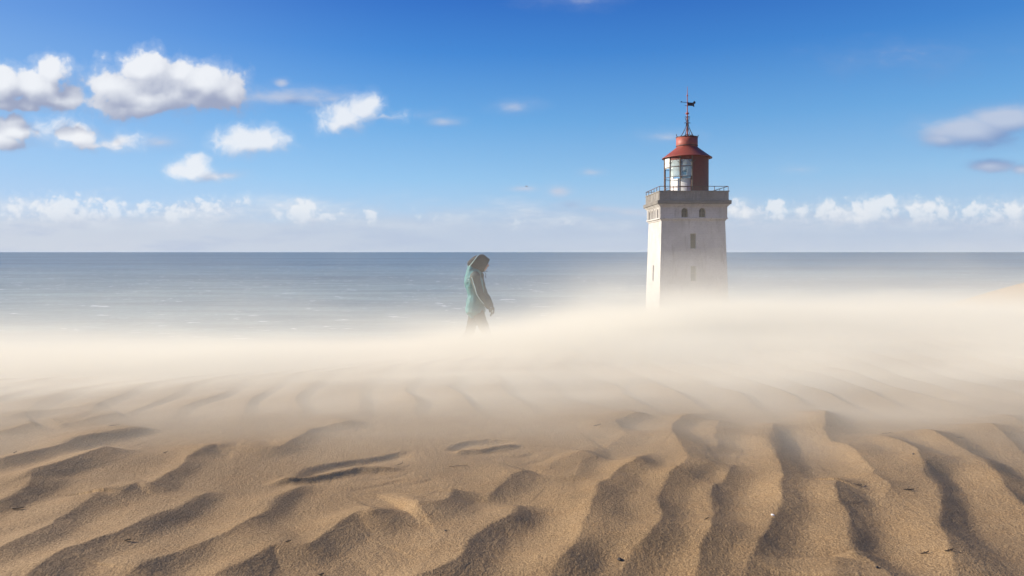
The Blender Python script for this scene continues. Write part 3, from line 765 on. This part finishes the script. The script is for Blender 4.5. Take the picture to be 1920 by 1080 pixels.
for k in range(4):
    a = R(k * 90 + 8); ca, sa = math.cos(a), math.sin(a)
    bm = bmesh.new()
    pr = [(.98, 10.26), (1.00, 10.16), (.95, 10.07), (.84, 10.04), (.66, 10.06), (.50, 10.22), (.34, 10.50), (.20, 10.80), (.11, 11.05), (.085, 11.20), (.12, 11.29), (.20, 11.30), (.27, 11.26)]
    tube(bm, [(fx_ + r * ca, fy_ + r * sa, Lz(z)) for r, z in pr], .032, 6)
    pr = [(.04, 11.30), (.10, 11.45), (.17, 11.62), (.215, 11.76), (.19, 11.84), (.12, 11.84), (.07, 11.78)]
    tube(bm, [(fx_ + r * ca, fy_ + r * sa, Lz(z)) for r, z in pr], .022, 6)
    pr = [(.62, 10.08), (.42, 10.13), (.22, 10.23), (.04, 10.30)]
    tube(bm, [(fx_ + r * math.cos(a + .75), fy_ + r * math.sin(a + .75), Lz(z)) for r, z in pr], .028, 6)
    done("scroll_stay", bm, M_iron2, fin, smooth=True)
bm = bmesh.new()
zv = Lz(13.10)
tube(bm, [(fx_ - .50, fy_ + .02, zv + .03), (fx_ - .34, fy_ + .02, zv), (fx_ + .12, fy_, zv - .02)], .022, 6)
tube(bm, [(fx_ - .22, fy_, zv - .30), (fx_ + .1, fy_, zv - .31)], .018, 6)
def plate(bm, pts, y, th):
    a = [bm.verts.new((fx_ + x, y - th, zv + z)) for x, z in pts]; b = [bm.verts.new((fx_ + x, y + th, zv + z)) for x, z in pts]
    bm.faces.new(a[::-1]); bm.faces.new(b)
    for i in range(len(a)): bm.faces.new((a[i], a[(i+1) % len(a)], b[(i+1) % len(a)], b[i]))
plate(bm, [(-.62, .02), (-.50, .10), (-.46, .045), (-.50, -.03)], fy_ + .02, .014)
plate(bm, [(.04, -.02), (.50, -.04), (.56, .08), (.64, .10), (.72, .0), (.70, -.12), (.60, -.17), (.58, -.26), (.63, -.36), (.57, -.42), (.48, -.33), (.04, -.31)], fy_, .014)
done("weather_vane", bm, M_iron2, lh)

# ------------------------------------------------------------------ the walking person
PX, PY = -.560, 11.0
PZ = -1.765
def elltube(bm, pts, n=14):
    """closed tube; each point is (x, y, z, r_forward, r_side)"""
    P = [Vector(p[:3]) for p in pts]; rings = []
    ext = []
    for i, p in enumerate(P):
        t = (P[min(i+1, len(P)-1)] - P[max(i-1, 0)]).normalized()
        s = Vector((0, 1, 0)); s = (s - t * s.dot(t)); s = s.normalized() if s.length > .2 else t.cross(Vector((0, 0, 1))).normalized()
        f = s.cross(t).normalized(); ext.append((p, t, f, s, pts[i][3], pts[i][4]))
    def ring(c, f, s, a, b): return [bm.verts.new(c + f * a * math.cos(2*math.pi*k/n) + s * b * math.sin(2*math.pi*k/n)) for k in range(n)]
    c, t, f, s, a, b = ext[0]; rings.append(ring(c - t * min(a, b) * .55, f, s, a * .55, b * .55))
    for (c, t, f, s, a, b) in ext: rings.append(ring(c, f, s, a, b))
    c, t, f, s, a, b = ext[-1]; rings.append(ring(c + t * min(a, b) * .55, f, s, a * .55, b * .55))
    for i in range(len(rings) - 1):
        for k in range(n): bm.faces.new((rings[i][k], rings[i][(k+1)%n], rings[i+1][(k+1)%n], rings[i+1][k]))
    bm.faces.new(rings[0][::-1]); bm.faces.new(rings[-1])
def ball(bm, c, r):
    m = Matrix.Translation(c) @ Matrix.Diagonal((*r, 1))
    bmesh.ops.create_uvsphere(bm, u_segments=18, v_segments=12, radius=1, matrix=m)
def organic(name, bm, mat, voxel, parent=None, smooth_it=4, disp=None):
    o = done(name, bm, mat, parent)
    r = o.modifiers.new("skin", 'REMESH'); r.mode = 'VOXEL'; r.voxel_size = voxel; r.use_smooth_shade = True
    s = o.modifiers.new("soften", 'SMOOTH'); s.factor = .5; s.iterations = smooth_it
    if disp:
        tx = bpy.data.textures.new(name + "_folds", 'CLOUDS'); tx.noise_scale = disp[0]; tx.noise_depth = 2
        d = o.modifiers.new("folds", 'DISPLACE'); d.texture = tx; d.strength = disp[1]; d.mid_level = .5
    return o
def cloth(name, a, b, rough=.8, sc_=30, sheen=0):
    m, nb, out = new_mat(name); t = nb.new('ShaderNodeTexCoord').outputs['Object']; n = nb.noise(t, sc_, 4, .6); w_ = nb.noise(t, 6, 3, .6)
    principled(nb, out, nb.mix(nb.mapr(w_, .35, .65), a, b), rough, bump=n, bstr=.35, bdist=.006, spec=.3); return m
M_skin = cloth("skin", (.50, .30, .22), (.45, .26, .19), .55)
M_glove = cloth("dark_gloves", (.045, .036, .03), (.03, .025, .022), .85)
M_jack = cloth("teal_shell", (.045, .180, .185), (.04, .140, .145), .7)
M_slv = cloth("shaded_sleeve", (.045, .062, .055), (.035, .045, .04), .75)  # shade on the arms put into the colour, darker than the teal shell
M_jdark = cloth("dark_hood_lining", (.05, .045, .04), (.035, .033, .03), .85)
M_trs = cloth("dark_trousers", (.045, .032, .026), (.03, .023, .02), .9)
M_boot = cloth("brown_boots", (.06, .04, .03), (.04, .03, .025), .6)
M_pale = cloth("pale_trim_lit_edge", (.45, .62, .60), (.40, .55, .53), .6)

# joints, facing +x (metres above the ground under the person)
shR, shL = Vector((-.035, -.165, 1.37)), Vector((.005, .165, 1.375))
elR, elL = Vector((.055, -.225, 1.095)), Vector((.09, .215, 1.10))
wrR, wrL = Vector((.185, -.20, .895)), Vector((.215, .17, .90))
hipR, hipL = Vector((-.02, -.085, .86)), Vector((-.02, .085, .86))
knR, knL = Vector((.155, -.09, .465)), Vector((-.125, .09, .460))
anR, anL = Vector((.295, -.095, .090)), Vector((-.345, .095, .150))
bm = bmesh.new()
elltube(bm, [(-.02, 0, .84, .10, .155), (-.03, 0, .95, .105, .15), (-.025, 0, 1.06, .095, .125), (-.035, 0, 1.18, .105, .135), (-.045, 0, 1.30, .11, .155), (-.03, 0, 1.38, .085, .13), (.0, 0, 1.425, .055, .06), (.03, 0, 1.49, .05, .052)])
ball(bm, (.068, 0, 1.575), (.098, .075, .112)); ball(bm, (.095, 0, 1.525), (.065, .055, .075))       # skull and jaw, bowed forward
ball(bm, (.168, 0, 1.545), (.022, .013, .026))                                                         # nose
for s in (-1, 1): ball(bm, (.05, s * .077, 1.56), (.018, .010, .030)); ball(bm, (.150, s * .030, 1.578), (.014, .016, .012))
ball(bm, (.150, 0, 1.500), (.016, .026, .009))                                                         # mouth
for sh, elb, wr, s in ((shR, elR, wrR, -1), (shL, elL, wrL, 1)):
    elltube(bm, [(*sh, .055, .055), (*sh.lerp(elb, .5), .046, .044), (*elb, .038, .038), (*elb.lerp(wr, .4), .038, .036), (*wr, .025, .028)], 10)
    d = (wr - elb).normalized()
    palm = wr + d * .055
    elltube(bm, [(*wr, .024, .026), (*(wr + d * .03), .018, .036), (*palm, .016, .041), (*(wr + d * .085), .014, .040)], 10)
for hp, kn, an in ((hipR, knR, anR), (hipL, knL, anL)):
    elltube(bm, [(*hp, .088, .082), (*hp.lerp(kn, .5), .072, .07), (*kn, .054, .052), (*kn.lerp(an, .35), .055, .05), (*an, .036, .036)], 12)
    elltube(bm, [(an.x - .04, an.y, an.z - .03, .03, .034), (an.x + .06, an.y, an.z - .045, .028, .042), (an.x + .16, an.y, an.z - .055, .018, .042)], 10)
# fingers: four of unequal length, curled, and a thumb from the side of each palm
for elb, wr, s in ((elR, wrR, -1), (elL, wrL, 1)):
    d = (wr - elb).normalized(); side = Vector((0, 1, 0)); curl = d.cross(side).normalized()
    if curl.x > 0: curl = -curl
    for k, ln in enumerate((.070, .078, .073, .058)):
        b0 = wr + d * .088 + side * (s * -1) * (.028 - k * .0185)
        pts = [b0]; dr = d.copy(); p = b0.copy()
        for q in range(3):
            dr = (dr + curl * (.45 + .05 * k)).normalized(); p = p + dr * ln * (.46, .32, .24)[q]; pts.append(p.copy())
        elltube(bm, [(*pt, r, r) for pt, r in zip(pts, (.0095, .009, .0083, .0075))], 8)
    t0 = wr + d * .030 + side * (-s) * .034
    elltube(bm, [(*t0, .011, .011), (*(t0 + d * .030 + side * (-s) * .018 + curl * .012), .0105, .0105), (*(t0 + d * .055 + side * (-s) * .014 + curl * .030), .009, .009)], 8)
person = organic("person", bm, M_skin, .0055, None, 2)
person.location = (PX, PY, PZ)
tag(person, "person in a teal hooded jacket walking head down through blowing sand", "person")
for elb, wr, s in ((elR, wrR, -1), (elL, wrL, 1)):       # thin gloves over the hands and fingers
    d = (wr - elb).normalized(); side = Vector((0, 1, 0)); curl = d.cross(side).normalized()
    if curl.x > 0: curl = -curl
    bm = bmesh.new()
    elltube(bm, [(*(wr - d * .02), .031, .033), (*(wr + d * .03), .023, .041), (*(wr + d * .055), .021, .046), (*(wr + d * .088), .019, .045)], 12)
    for k, ln in enumerate((.070, .078, .073, .058)):
        p = wr + d * .088 + side * (s * -1) * (.030 - k * .0200); pts = [p.copy()]; dr = d.copy()
        for q in range(3):
            dr = (dr + curl * (.45 + .05 * k)).normalized(); p = p + dr * ln * (.46, .32, .27)[q]; pts.append(p.copy())
        elltube(bm, [(*pt, r, r) for pt, r in zip(pts, (.0125, .012, .0112, .0105))], 8)
    t0 = wr + d * .028 + side * (-s) * .034
    elltube(bm, [(*t0, .015, .015), (*(t0 + d * .030 + side * (-s) * .018 + curl * .012), .014, .014), (*(t0 + d * .058 + side * (-s) * .014 + curl * .032), .012, .012)], 8)
    organic("glove", bm, M_glove, .0045, person, 1)
# trousers
bm = bmesh.new()
elltube(bm, [(-.02, 0, .80, .115, .165), (-.025, 0, .90, .12, .165), (-.03, 0, 1.0, .11, .15)])
for hp, kn, an in ((hipR, knR, anR), (hipL, knL, anL)):
    up = hp + Vector((0, 0, .02))
    elltube(bm, [(*up, .108, .098), (*hp.lerp(kn, .45), .092, .085), (*kn, .073, .07), (*kn.lerp(an, .4), .071, .066), (*kn.lerp(an, .93), .056, .055)], 14)
organic("trousers", bm, M_trs, .010, person, 4, (.09, .018))
for an, lift in ((anR, 0), (anL, .35)):
    bm = bmesh.new(); 
    rr = Matrix.Rotation(lift, 3, 'Y')
    F = lambda x, z: (an + rr @ Vector((x, 0, z)))
    elltube(bm, [(*F(0, .13), .052, .05), (*F(-.005, .05), .055, .05), (*F(-.015, -.02), .055, .045)], 12)
    elltube(bm, [(*F(-.05, -.045), .035, .040), (*F(.05, -.045), .036, .050), (*F(.135, -.055), .028, .052), (*F(.175, -.058), .022, .040)], 12)
    sh = organic("boot", bm, M_boot, .008, person, 3)
    bm = bmesh.new(); c0_ = F(.055, -.082)
    elltube(bm, [(*F(-.075, -.078), .014, .038), (*F(.05, -.080), .013, .048), (*F(.19, -.078), .012, .040)], 10)
    organic("sole", bm, M_trs, .007, sh, 2)
# jacket: hunched back, hip length, belted by the wind
bm = bmesh.new()
elltube(bm, [(-.025, 0, .80, .165, .205), (-.03, 0, .86, .160, .200), (-.028, 0, .97, .148, .185), (-.02, 0, 1.07, .128, .165), (-.035, 0, 1.17, .140, .175), (-.060, 0, 1.28, .155, .20), (-.062, 0, 1.36, .140, .195), (-.035, 0, 1.43, .105, .14), (-.005, 0, 1.48, .085, .09)], 20)
ball(bm, shR, (.075, .07, .075)); ball(bm, shL, (.075, .07, .075))
jk = organic("jacket", bm, M_jack, .010, person, 5, (.06, .022))
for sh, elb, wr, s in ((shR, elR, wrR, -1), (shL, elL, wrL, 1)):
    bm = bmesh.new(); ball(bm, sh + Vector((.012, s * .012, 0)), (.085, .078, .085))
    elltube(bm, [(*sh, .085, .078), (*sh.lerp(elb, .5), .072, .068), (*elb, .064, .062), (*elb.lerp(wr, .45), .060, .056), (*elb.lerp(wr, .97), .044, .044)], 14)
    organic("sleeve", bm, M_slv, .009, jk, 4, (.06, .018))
# trims, cuffs and the bright edge of the arm
for wr, elb in ((wrR, elR), (wrL, elL)):
    bm2 = bmesh.new(); d = (wr - elb).normalized()
    elltube(bm2, [(*(wr - d * .03), .044, .046), (*(wr + d * .012), .041, .043)], 14); organic("cuff", bm2, M_jdark, .007, jk, 2)
bm = bmesh.new()
tube(bm, [(-.075, -.238, 1.36), (-.045, -.262, 1.27), (-.015, -.292, 1.18), (.005, -.298, 1.10), (.06, -.282, 1.01), (.12, -.262, .94)], .0055, 6)  # pale strip painting the sunlit back edge of the near arm
done("sleeve_lit_edge", bm, M_pale, jk)
bm = bmesh.new(); ball(bm, (-.125, -.215, 1.325), (.014, .010, .014)); done("reflector_stud", bm, M_pale, jk)
# hood: deep, pulled up, mouth facing forward and down
bm = bmesh.new()
hc = [(-.165, .020, 1.40, .10, .02)]
def hoodring(cx_, cz, rx, rz, ry, tilt, n=28):
    out_ = []
    for k in range(n):
        a = 2 * math.pi * k / n
        v = Vector((0, ry * math.sin(a), rz * math.cos(a)))
        v = Matrix.Rotation(tilt, 3, 'Y') @ v
        out_.append(Vector((cx_, 0, cz)) + v)
    return out_
spec = [(-.118, 1.615, .012, .012, .85), (-.108, 1.612, .055, .060, .80), (-.085, 1.605, .100, .095, .70), (-.045, 1.600, .135, .120, .62), (.010, 1.592, .148, .132, .55), (.065, 1.575, .145, .130, .50), (.115, 1.552, .135, .120, .45), (.155, 1.535, .122, .108, .42), (.168, 1.528, .108, .098, .42),
        (.150, 1.532, .100, .090, .42), (.10, 1.553, .118, .104, .45), (.05, 1.575, .128, .115, .50), (.0, 1.59, .13, .118, .55), (-.05, 1.60, .112, .10, .62), (-.085, 1.607, .06, .06, .75)]
spec = [(x - .012, z + .012 - .06 * (x - .03), rz, ry, t + .04) for x, z, rz, ry, t in spec]
rings = [[bm.verts.new(p) for p in hoodring(x, z, 0, rz, ry, t)] for x, z, rz, ry, t in spec]
for i in range(len(rings) - 1):
    n_ = len(rings[i])
    for k in range(n_): bm.faces.new((rings[i][k], rings[i][(k+1)%n_], rings[i+1][(k+1)%n_], rings[i+1][k]))
bm.faces.new(rings[0][::-1]); bm.faces.new(rings[-1])
hood = done("hood", bm, M_jdark, jk, smooth=True)
tx = bpy.data.textures.new("hood_folds", 'CLOUDS'); tx.noise_scale = .07; tx.noise_depth = 2
sb = hood.modifiers.new("fine", 'SUBSURF'); sb.levels = 1; sb.render_levels = 1
dd = hood.modifiers.new("folds", 'DISPLACE'); dd.texture = tx; dd.strength = .022; dd.mid_level = .5
# teal back yoke that joins the hood to the shoulders
bm = bmesh.new()
elltube(bm, [(-.105, 0, 1.33, .085, .15), (-.105, 0, 1.43, .075, .115), (-.095, 0, 1.51, .065, .095), (-.085, 0, 1.57, .055, .08)], 18)
organic("hood_back", bm, M_jack, .009, jk, 3, (.06, .02))
bm = bmesh.new()
for off, rz, ry in ((-.042, .131, .117), ):
    p = hoodring(off - .012, 1.615, 0, rz * 1.02, ry * 1.02, .66, 32); tube(bm, p + [p[0]], .0065, 6, caps=False)
done("hood_trim", bm, M_pale, hood)
bm = bmesh.new(); tube(bm, [(.118, -.06, 1.44), (.140, -.062, 1.41), (.136, -.06, 1.375), (.142, -.06, 1.34)], .005, 5)
tube(bm, [(.115, -.058, 1.45), (.15, -.06, 1.455), (.17, -.06, 1.452)], .005, 5)
done("drawcord", bm, M_jdark, hood)

# ------------------------------------------------------------------ gulls
M_gull = paint("gull_plumage", (.25, .25, .26), (.10, .10, .11), .8, 5)
def gull(loc, span, rz, roll):
    root = empty("seagull", loc); root.rotation_euler = (roll, 0, rz)
    bm = bmesh.new(); s = span / 1.3
    elltube(bm, [(-.26*s, 0, 0, .02*s, .03*s), (-.12*s, 0, .0, .05*s, .055*s), (.05*s, 0, 0, .065*s, .065*s), (.17*s, 0, .02*s, .045*s, .04*s), (.24*s, 0, .03*s, .035*s, .035*s), (.30*s, 0, .02*s, .01*s, .01*s)], 10)
    b = done("body", bm, M_gull, root, smooth=True)
    for sd in (-1, 1):
        bm = bmesh.new(); st = [(0, .03, .0, .20), (.16, .03, .10, .18), (.34, .05, .14, .15), (.52, -.02, .10, .09), (.65, -.10, .06, .015)]
        vs = []
        for (y, x, z, ch) in st:
            vs.append([bm.verts.new(((x + ch * .35) * s, sd * y * s, z * s)), bm.verts.new((x * s, sd * y * s, (z + .018) * s)), bm.verts.new(((x - ch * .65) * s, sd * y * s, (z - .004) * s)), bm.verts.new((x * s, sd * y * s, (z - .006) * s))])
        for a, b_ in zip(vs[:-1], vs[1:]):
            for k in range(4): bm.faces.new((a[k], a[(k+1)%4], b_[(k+1)%4], b_[k]))
        bm.faces.new(vs[0]); bm.faces.new(vs[-1][::-1])
        done("wing", bm, M_gull, root, smooth=True)
    return root
g1 = gull((1.9, 90, 8.6), .8, R(10), R(12)); tag(g1, "tiny gull gliding in the open sky left of the lighthouse, below a thin cloud", "bird", "gulls in flight")
g2 = gull((11.05, 56, 4.85), .42, R(60), R(-20)); tag(g2, "tiny gull beside the left end of the lighthouse railing", "bird", "gulls in flight")

# ------------------------------------------------------------------ dry scraps on the sand
M_twig = paint("dry_twig", (.055, .038, .025), (.03, .022, .016), .9, 60)
M_straw = paint("dry_straw", (.16, .11, .06), (.10, .07, .04), .8, 60)
M_shell = paint("white_shell", (.80, .78, .74), (.7, .68, .62), .5, 60)
M_stone = paint("dark_stone", (.035, .028, .024), (.05, .04, .035), .8, 80)
def pebble(x, y, r, label, mat=M_stone):
    bm = bmesh.new(); bmesh.ops.create_icosphere(bm, subdivisions=3, radius=1)
    rd = random.Random(int(x * 1000) + 77)
    ax = [Vector((rd.uniform(-1, 1), rd.uniform(-1, 1), rd.uniform(-1, 1))).normalized() for _ in range(7)]; lim = [rd.uniform(.6, .85) for _ in ax]
    for v in bm.verts:
        for a, l_ in zip(ax, lim):
            q = v.co.dot(a)
            if q > l_: v.co -= a * (q - l_)
        v.co = Vector((v.co.x * r * 1.3, v.co.y * r, v.co.z * r * .75))
    o = done("pebble" if mat is M_stone else "shell_fragment", bm, mat, None, smooth=True); o.location = (x, y, gh(x, y) + r * .35)
    o.rotation_euler = (0, 0, rd.uniform(0, 3)); tag(o, label, "pebble" if mat is M_stone else "shell", "scraps lying on the rippled sand")
def twig(x, y, ln, rad, ang, label, mat=M_twig, bend=.25, kind="twig", leaf=True, lift=.004):
    ln *= .78; rad *= .68
    rd = random.Random(int(x * 1000 + y * 333)); pts = []; n = 7
    for i in range(n):
        t = i / (n - 1) - .5; a = ang + bend * t * 2
        pts.append((math.cos(a) * t * ln, math.sin(a) * t * ln, 0))
    pw = [(x + p[0], y + p[1], gh(x + p[0], y + p[1]) + rad * .5 + lift * (.3 + i / n)) for i, p in enumerate(pts)]
    z0 = pw[3][2]
    loc = [(p[0] - x, p[1] - y, p[2] - z0) for p in pw]
    bm = bmesh.new(); tube(bm, loc, [rad * (.6 + .5 * math.sin(math.pi * (i + .6) / n)) for i in range(n)], 6)
    o = done(kind, bm, mat, None, smooth=True); o.location = (x, y, z0)
    if leaf:
        bm = bmesh.new(); c = Vector(loc[2]); tube(bm, [c, c + Vector((.3 * ln * math.cos(ang + .9), .3 * ln * math.sin(ang + .9), ln * .12))], [rad * .7, rad * .3], 5)
        done("side_shoot", bm, mat, o, smooth=True)
    tag(o, label, kind, "scraps lying on the rippled sand")
twig(-1.074+.0, 1.865+.04, .026, .0022, .1, "short dark twig low at the far left, alone on a lit slope")
twig(-.613, 1.869, .020, .0024, .2, "short dark twig near the bottom, left of centre, on a pale patch of sand")
twig(-.485, 1.733, .020, .0024, -.1, "short dark twig lowest in the picture left of centre, beside a dark trough")
twig(-1.429, 2.813, .022, .0020, .1, "small dark twig on smooth sand left of the sharp bend in a ripple")
twig(-1.487-.1, 2.188, .05, .0030, .15, "pale brown twig half buried on the far left slope", M_straw)
twig(-2.043, 2.805, .022, .0024, .0, "small dark twig nearest the left edge of the picture")
twig(-1.9, 3.25, .07, .0018, .05, "thin dark stem lying flat on the hazy sand at the far left", leaf=False)
twig(-.216+.01, 2.625, .10, .0016, -.05, "thin straw lying flat to the right of the large footprint", M_straw, -.15, "straw", False)
twig(-.428, 2.645, .07, .0016, 1.15, "thin curved straw stem at the right end of the large footprint", M_straw, .5, "straw", False, .012)
twig(.399, 3.19, .05, .0024, .05, "small dark twig on the hazy sand right of the smaller footprint", leaf=False)
pebble(.279, 1.766, .0058, "dark pebble in the bottom centre foreground, right of the deepest trough")
twig(1.310, 2.251, .045, .0026, -.1, "dark twig lying across the trough between two ripples on the right")
twig(1.17, 2.296, .045, .0018, .1, "thin forked twig just left of a twig lying across a trough", M_twig, .9)
twig(1.095, 1.809, .028, .0020, -.15, "short dark twig at the lower right, left one of a close pair")
twig(1.138+.01, 1.79, .030, .0022, -.15, "short dark twig at the lower right, right one of a close pair")
pebble(.817, 1.80, .0035, "small dark pebble low on a broad brown ripple right of centre")
pebble(.916, 1.712, .0042, "small dark pebble at the bottom edge between two deep troughs")
pebble(.779, 2.04, .0042, "tiny white shell bit on a ripple right of centre", M_shell)
twig(.565, 1.981, .018, .0020, .1, "tiny dark twig beside the sharp crest right of the centre")
pebble(-.19, 1.95, .0035, "tiny dark pebble on open lit sand in the centre foreground")
pebble(1.52, 2.586, .0040, "tiny dark pebble on the long ripple top at the right")
twig(1.904, 2.901, .05, .0014, -.3, "thin bent stem on the hazy sand at the far right", M_twig, .5, leaf=False)
twig(1.66, 3.02, .06, .0013, -.2, "thin bent stem on hazy sand at the right", M_twig, .6, leaf=False)
FOG_RHO, FOG_H0, FOG_H1, FOG_STEP, FOG_COL = 2.2, .05, .125, 2.4, (.978, .938, .800)

# ------------------------------------------------------------------ blowing sand (a real volume hugging the dune)
m_fog, nb, out = new_mat("blown_sand")
vol = nb.new('ShaderNodeVolumePrincipled')
vol.inputs['Color'].default_value = (*FOG_COL, 1); vol.inputs['Anisotropy'].default_value = 0.0
vol.inputs['Density'].default_value = FOG_RHO
nb.l.new(vol.outputs[0], out.inputs['Volume'])
m_fog.cycles.volume_step_rate = FOG_STEP
class GB(NB):
    def tanh(self, x): return self.m('TANH', x)
    def noise(self, vec, scale=1., detail=2., rough=.5, dist=0.):
        n = self.new('ShaderNodeTexNoise'); self.put(n.inputs['Vector'], vec); n.inputs['Scale'].default_value = scale
        n.inputs['Detail'].default_value = detail; n.inputs['Roughness'].default_value = rough; n.inputs['Distortion'].default_value = dist
        return n.outputs[0]
ng = bpy.data.node_groups.new("blowing_sand_field", 'GeometryNodeTree')
ng.interface.new_socket("Geometry", in_out='OUTPUT', socket_type='NodeSocketGeometry')
nb = GB(ng)
gout = nb.new('NodeGroupOutput')
pos = nb.new('GeometryNodeInputPosition').outputs[0]
X_, Y_, Z_ = nb.xyz(pos)
th = nb.m('TANH', nb.m('MULTIPLY', nb.m('SUBTRACT', X_, .9), 1 / 2.2))
C_ = nb.m('MULTIPLY_ADD', th, 2.5, 7.4)
d_ = nb.m('SUBTRACT', Y_, C_)
p_ = nb.m('MULTIPLY', nb.m('ADD', d_, nb.m('SQRT', nb.m('MULTIPLY_ADD', d_, d_, 3.0))), .5)
H_ = nb.m('SUBTRACT', nb.m('MULTIPLY_ADD', p_, -.16, -.8), nb.m('MULTIPLY', nb.m('MULTIPLY', p_, p_), .0015))
rt = nb.m('MULTIPLY', nb.mapr(X_, 12, 34), nb.mapr(Y_, 6, 26))
H_ = nb.m('ADD', H_, nb.m('MULTIPLY', rt, nb.m('SUBTRACT', nb.m('MAXIMUM', H_, nb.m('MULTIPLY', Y_, -.088)), H_)))
h_ = nb.m('MAXIMUM', nb.m('SUBTRACT', Z_, H_), 0.)
n1 = nb.noise(nb.v('MULTIPLY', nb.v('ADD', pos, (3.1, 0, 0)), (.22, .30, .35)), 1., 2, .55)
n2 = nb.noise(nb.v('MULTIPLY', pos, (.40, .9, 1.9)), 1.3, 3, .6, .4)
hs = nb.mapr(n1, .34, .66, FOG_H0, FOG_H1)
hs = nb.m('MULTIPLY', hs, nb.m('MULTIPLY', nb.mapr(X_, -2.5, 1., .64, 1.), nb.mapr(X_, 2.5, 5., 1., .45)))
gx = nb.m('MULTIPLY', nb.m('SUBTRACT', X_, 1.25), 1 / 1.0)
gust = nb.m('MULTIPLY', nb.m('EXPONENT', nb.m('MULTIPLY', nb.m('MULTIPLY', gx, gx), -1.)), nb.mapr(Y_, 5, 8))
hs = nb.m('ADD', hs, nb.m('MULTIPLY', gust, .075))
hs = nb.m('MULTIPLY', hs, nb.mapr(Y_, 3, 7, .6, 1.))
hs = nb.m('MULTIPLY', hs, nb.mapr(n2, .3, .7, .75, 1.3))
e = nb.m('EXPONENT', nb.m('MULTIPLY', nb.m('DIVIDE', h_, hs), -1.))
ramp = nb.mapr(Y_, nb.m('MULTIPLY_ADD', n2, 1.0, 1.4), nb.m('MULTIPLY_ADD', n2, 1.2, 4.4))
ramp = nb.m('POWER', ramp, 1.3)
strk = nb.mapr(n2, .30, .70, .25, 1.6, smooth=False)
lat = nb.m('MULTIPLY', nb.mapr(X_, -9, -1.0, .6, 1.), nb.mapr(X_, 1.5, 9, 1., .55))
dens = nb.m('MULTIPLY', nb.m('MULTIPLY', e, ramp), nb.m('MULTIPLY', strk, lat))
haz = nb.m('MULTIPLY', nb.m('EXPONENT', nb.m('MULTIPLY', h_, -1 / .48)), nb.mapr(n2, .35, .7, .04, .22))
haz = nb.m('MULTIPLY', haz, nb.m('MULTIPLY', nb.mapr(X_, -6, 2, .85, .85), nb.mapr(Y_, 3, 9)))
dens = nb.m('ADD', dens, haz)
n3 = nb.mapr(nb.noise(nb.v('MULTIPLY', pos, (.28, 1.7, 1.)), 1.4, 2, .6, .3), .34, .66, .30, 1.7)
dens = nb.m('ADD', dens, nb.m('MULTIPLY', nb.m('EXPONENT', nb.m('MULTIPLY', h_, -16.)), nb.m('MULTIPLY', nb.mapr(Y_, nb.mapr(X_, -1.2, 1.2, 2.3, 2.1), nb.mapr(X_, -1.2, 1.2, 7.4, 5.8), 0., 2.6), nb.m('MULTIPLY', nb.m('MULTIPLY', strk, n3), nb.mapr(X_, 2., 7, 1., .6)))))
dens = nb.m('ADD', dens, nb.m('MULTIPLY', nb.m('EXPONENT', nb.m('MULTIPLY', h_, -9.)), nb.m('MULTIPLY', n3, nb.mapr(Y_, 1.6, 3.6, 0., .16))))
edge = nb.m('MULTIPLY', nb.mapr(Z_, 2.2, .9), nb.m('MULTIPLY', nb.mapr(X_, -19.5, -14), nb.m('MULTIPLY', nb.mapr(X_, 27.5, 22), nb.mapr(Y_, 29, 25))))
dens = nb.m('MULTIPLY', dens, edge)
dens = nb.m('MULTIPLY', dens, nb.mapr(nb.m('SUBTRACT', Z_, H_), -.5, -.35))
vc = nb.new('GeometryNodeVolumeCube')
nb.put(vc.inputs['Density'], dens)
vc.inputs['Min'].default_value = (-20, 1.3, -5.4); vc.inputs['Max'].default_value = (28, 29.3, 2.3)
vc.inputs['Resolution X'].default_value = 130; vc.inputs['Resolution Y'].default_value = 110; vc.inputs['Resolution Z'].default_value = 150
sm = nb.new('GeometryNodeSetMaterial'); nb.l.new(vc.outputs[0], sm.inputs['Geometry']); sm.inputs['Material'].default_value = m_fog
nb.l.new(sm.outputs[0], gout.inputs[0])
vd = bpy.data.volumes.new("blowing_sand"); vd.materials.append(m_fog)
fog = bpy.data.objects.new("blowing_sand", vd); col.objects.link(fog)
md = fog.modifiers.new("field", 'NODES'); md.node_group = ng
tag(fog, "pale veil of blowing sand streaming over the dune crest", None, None, "stuff")
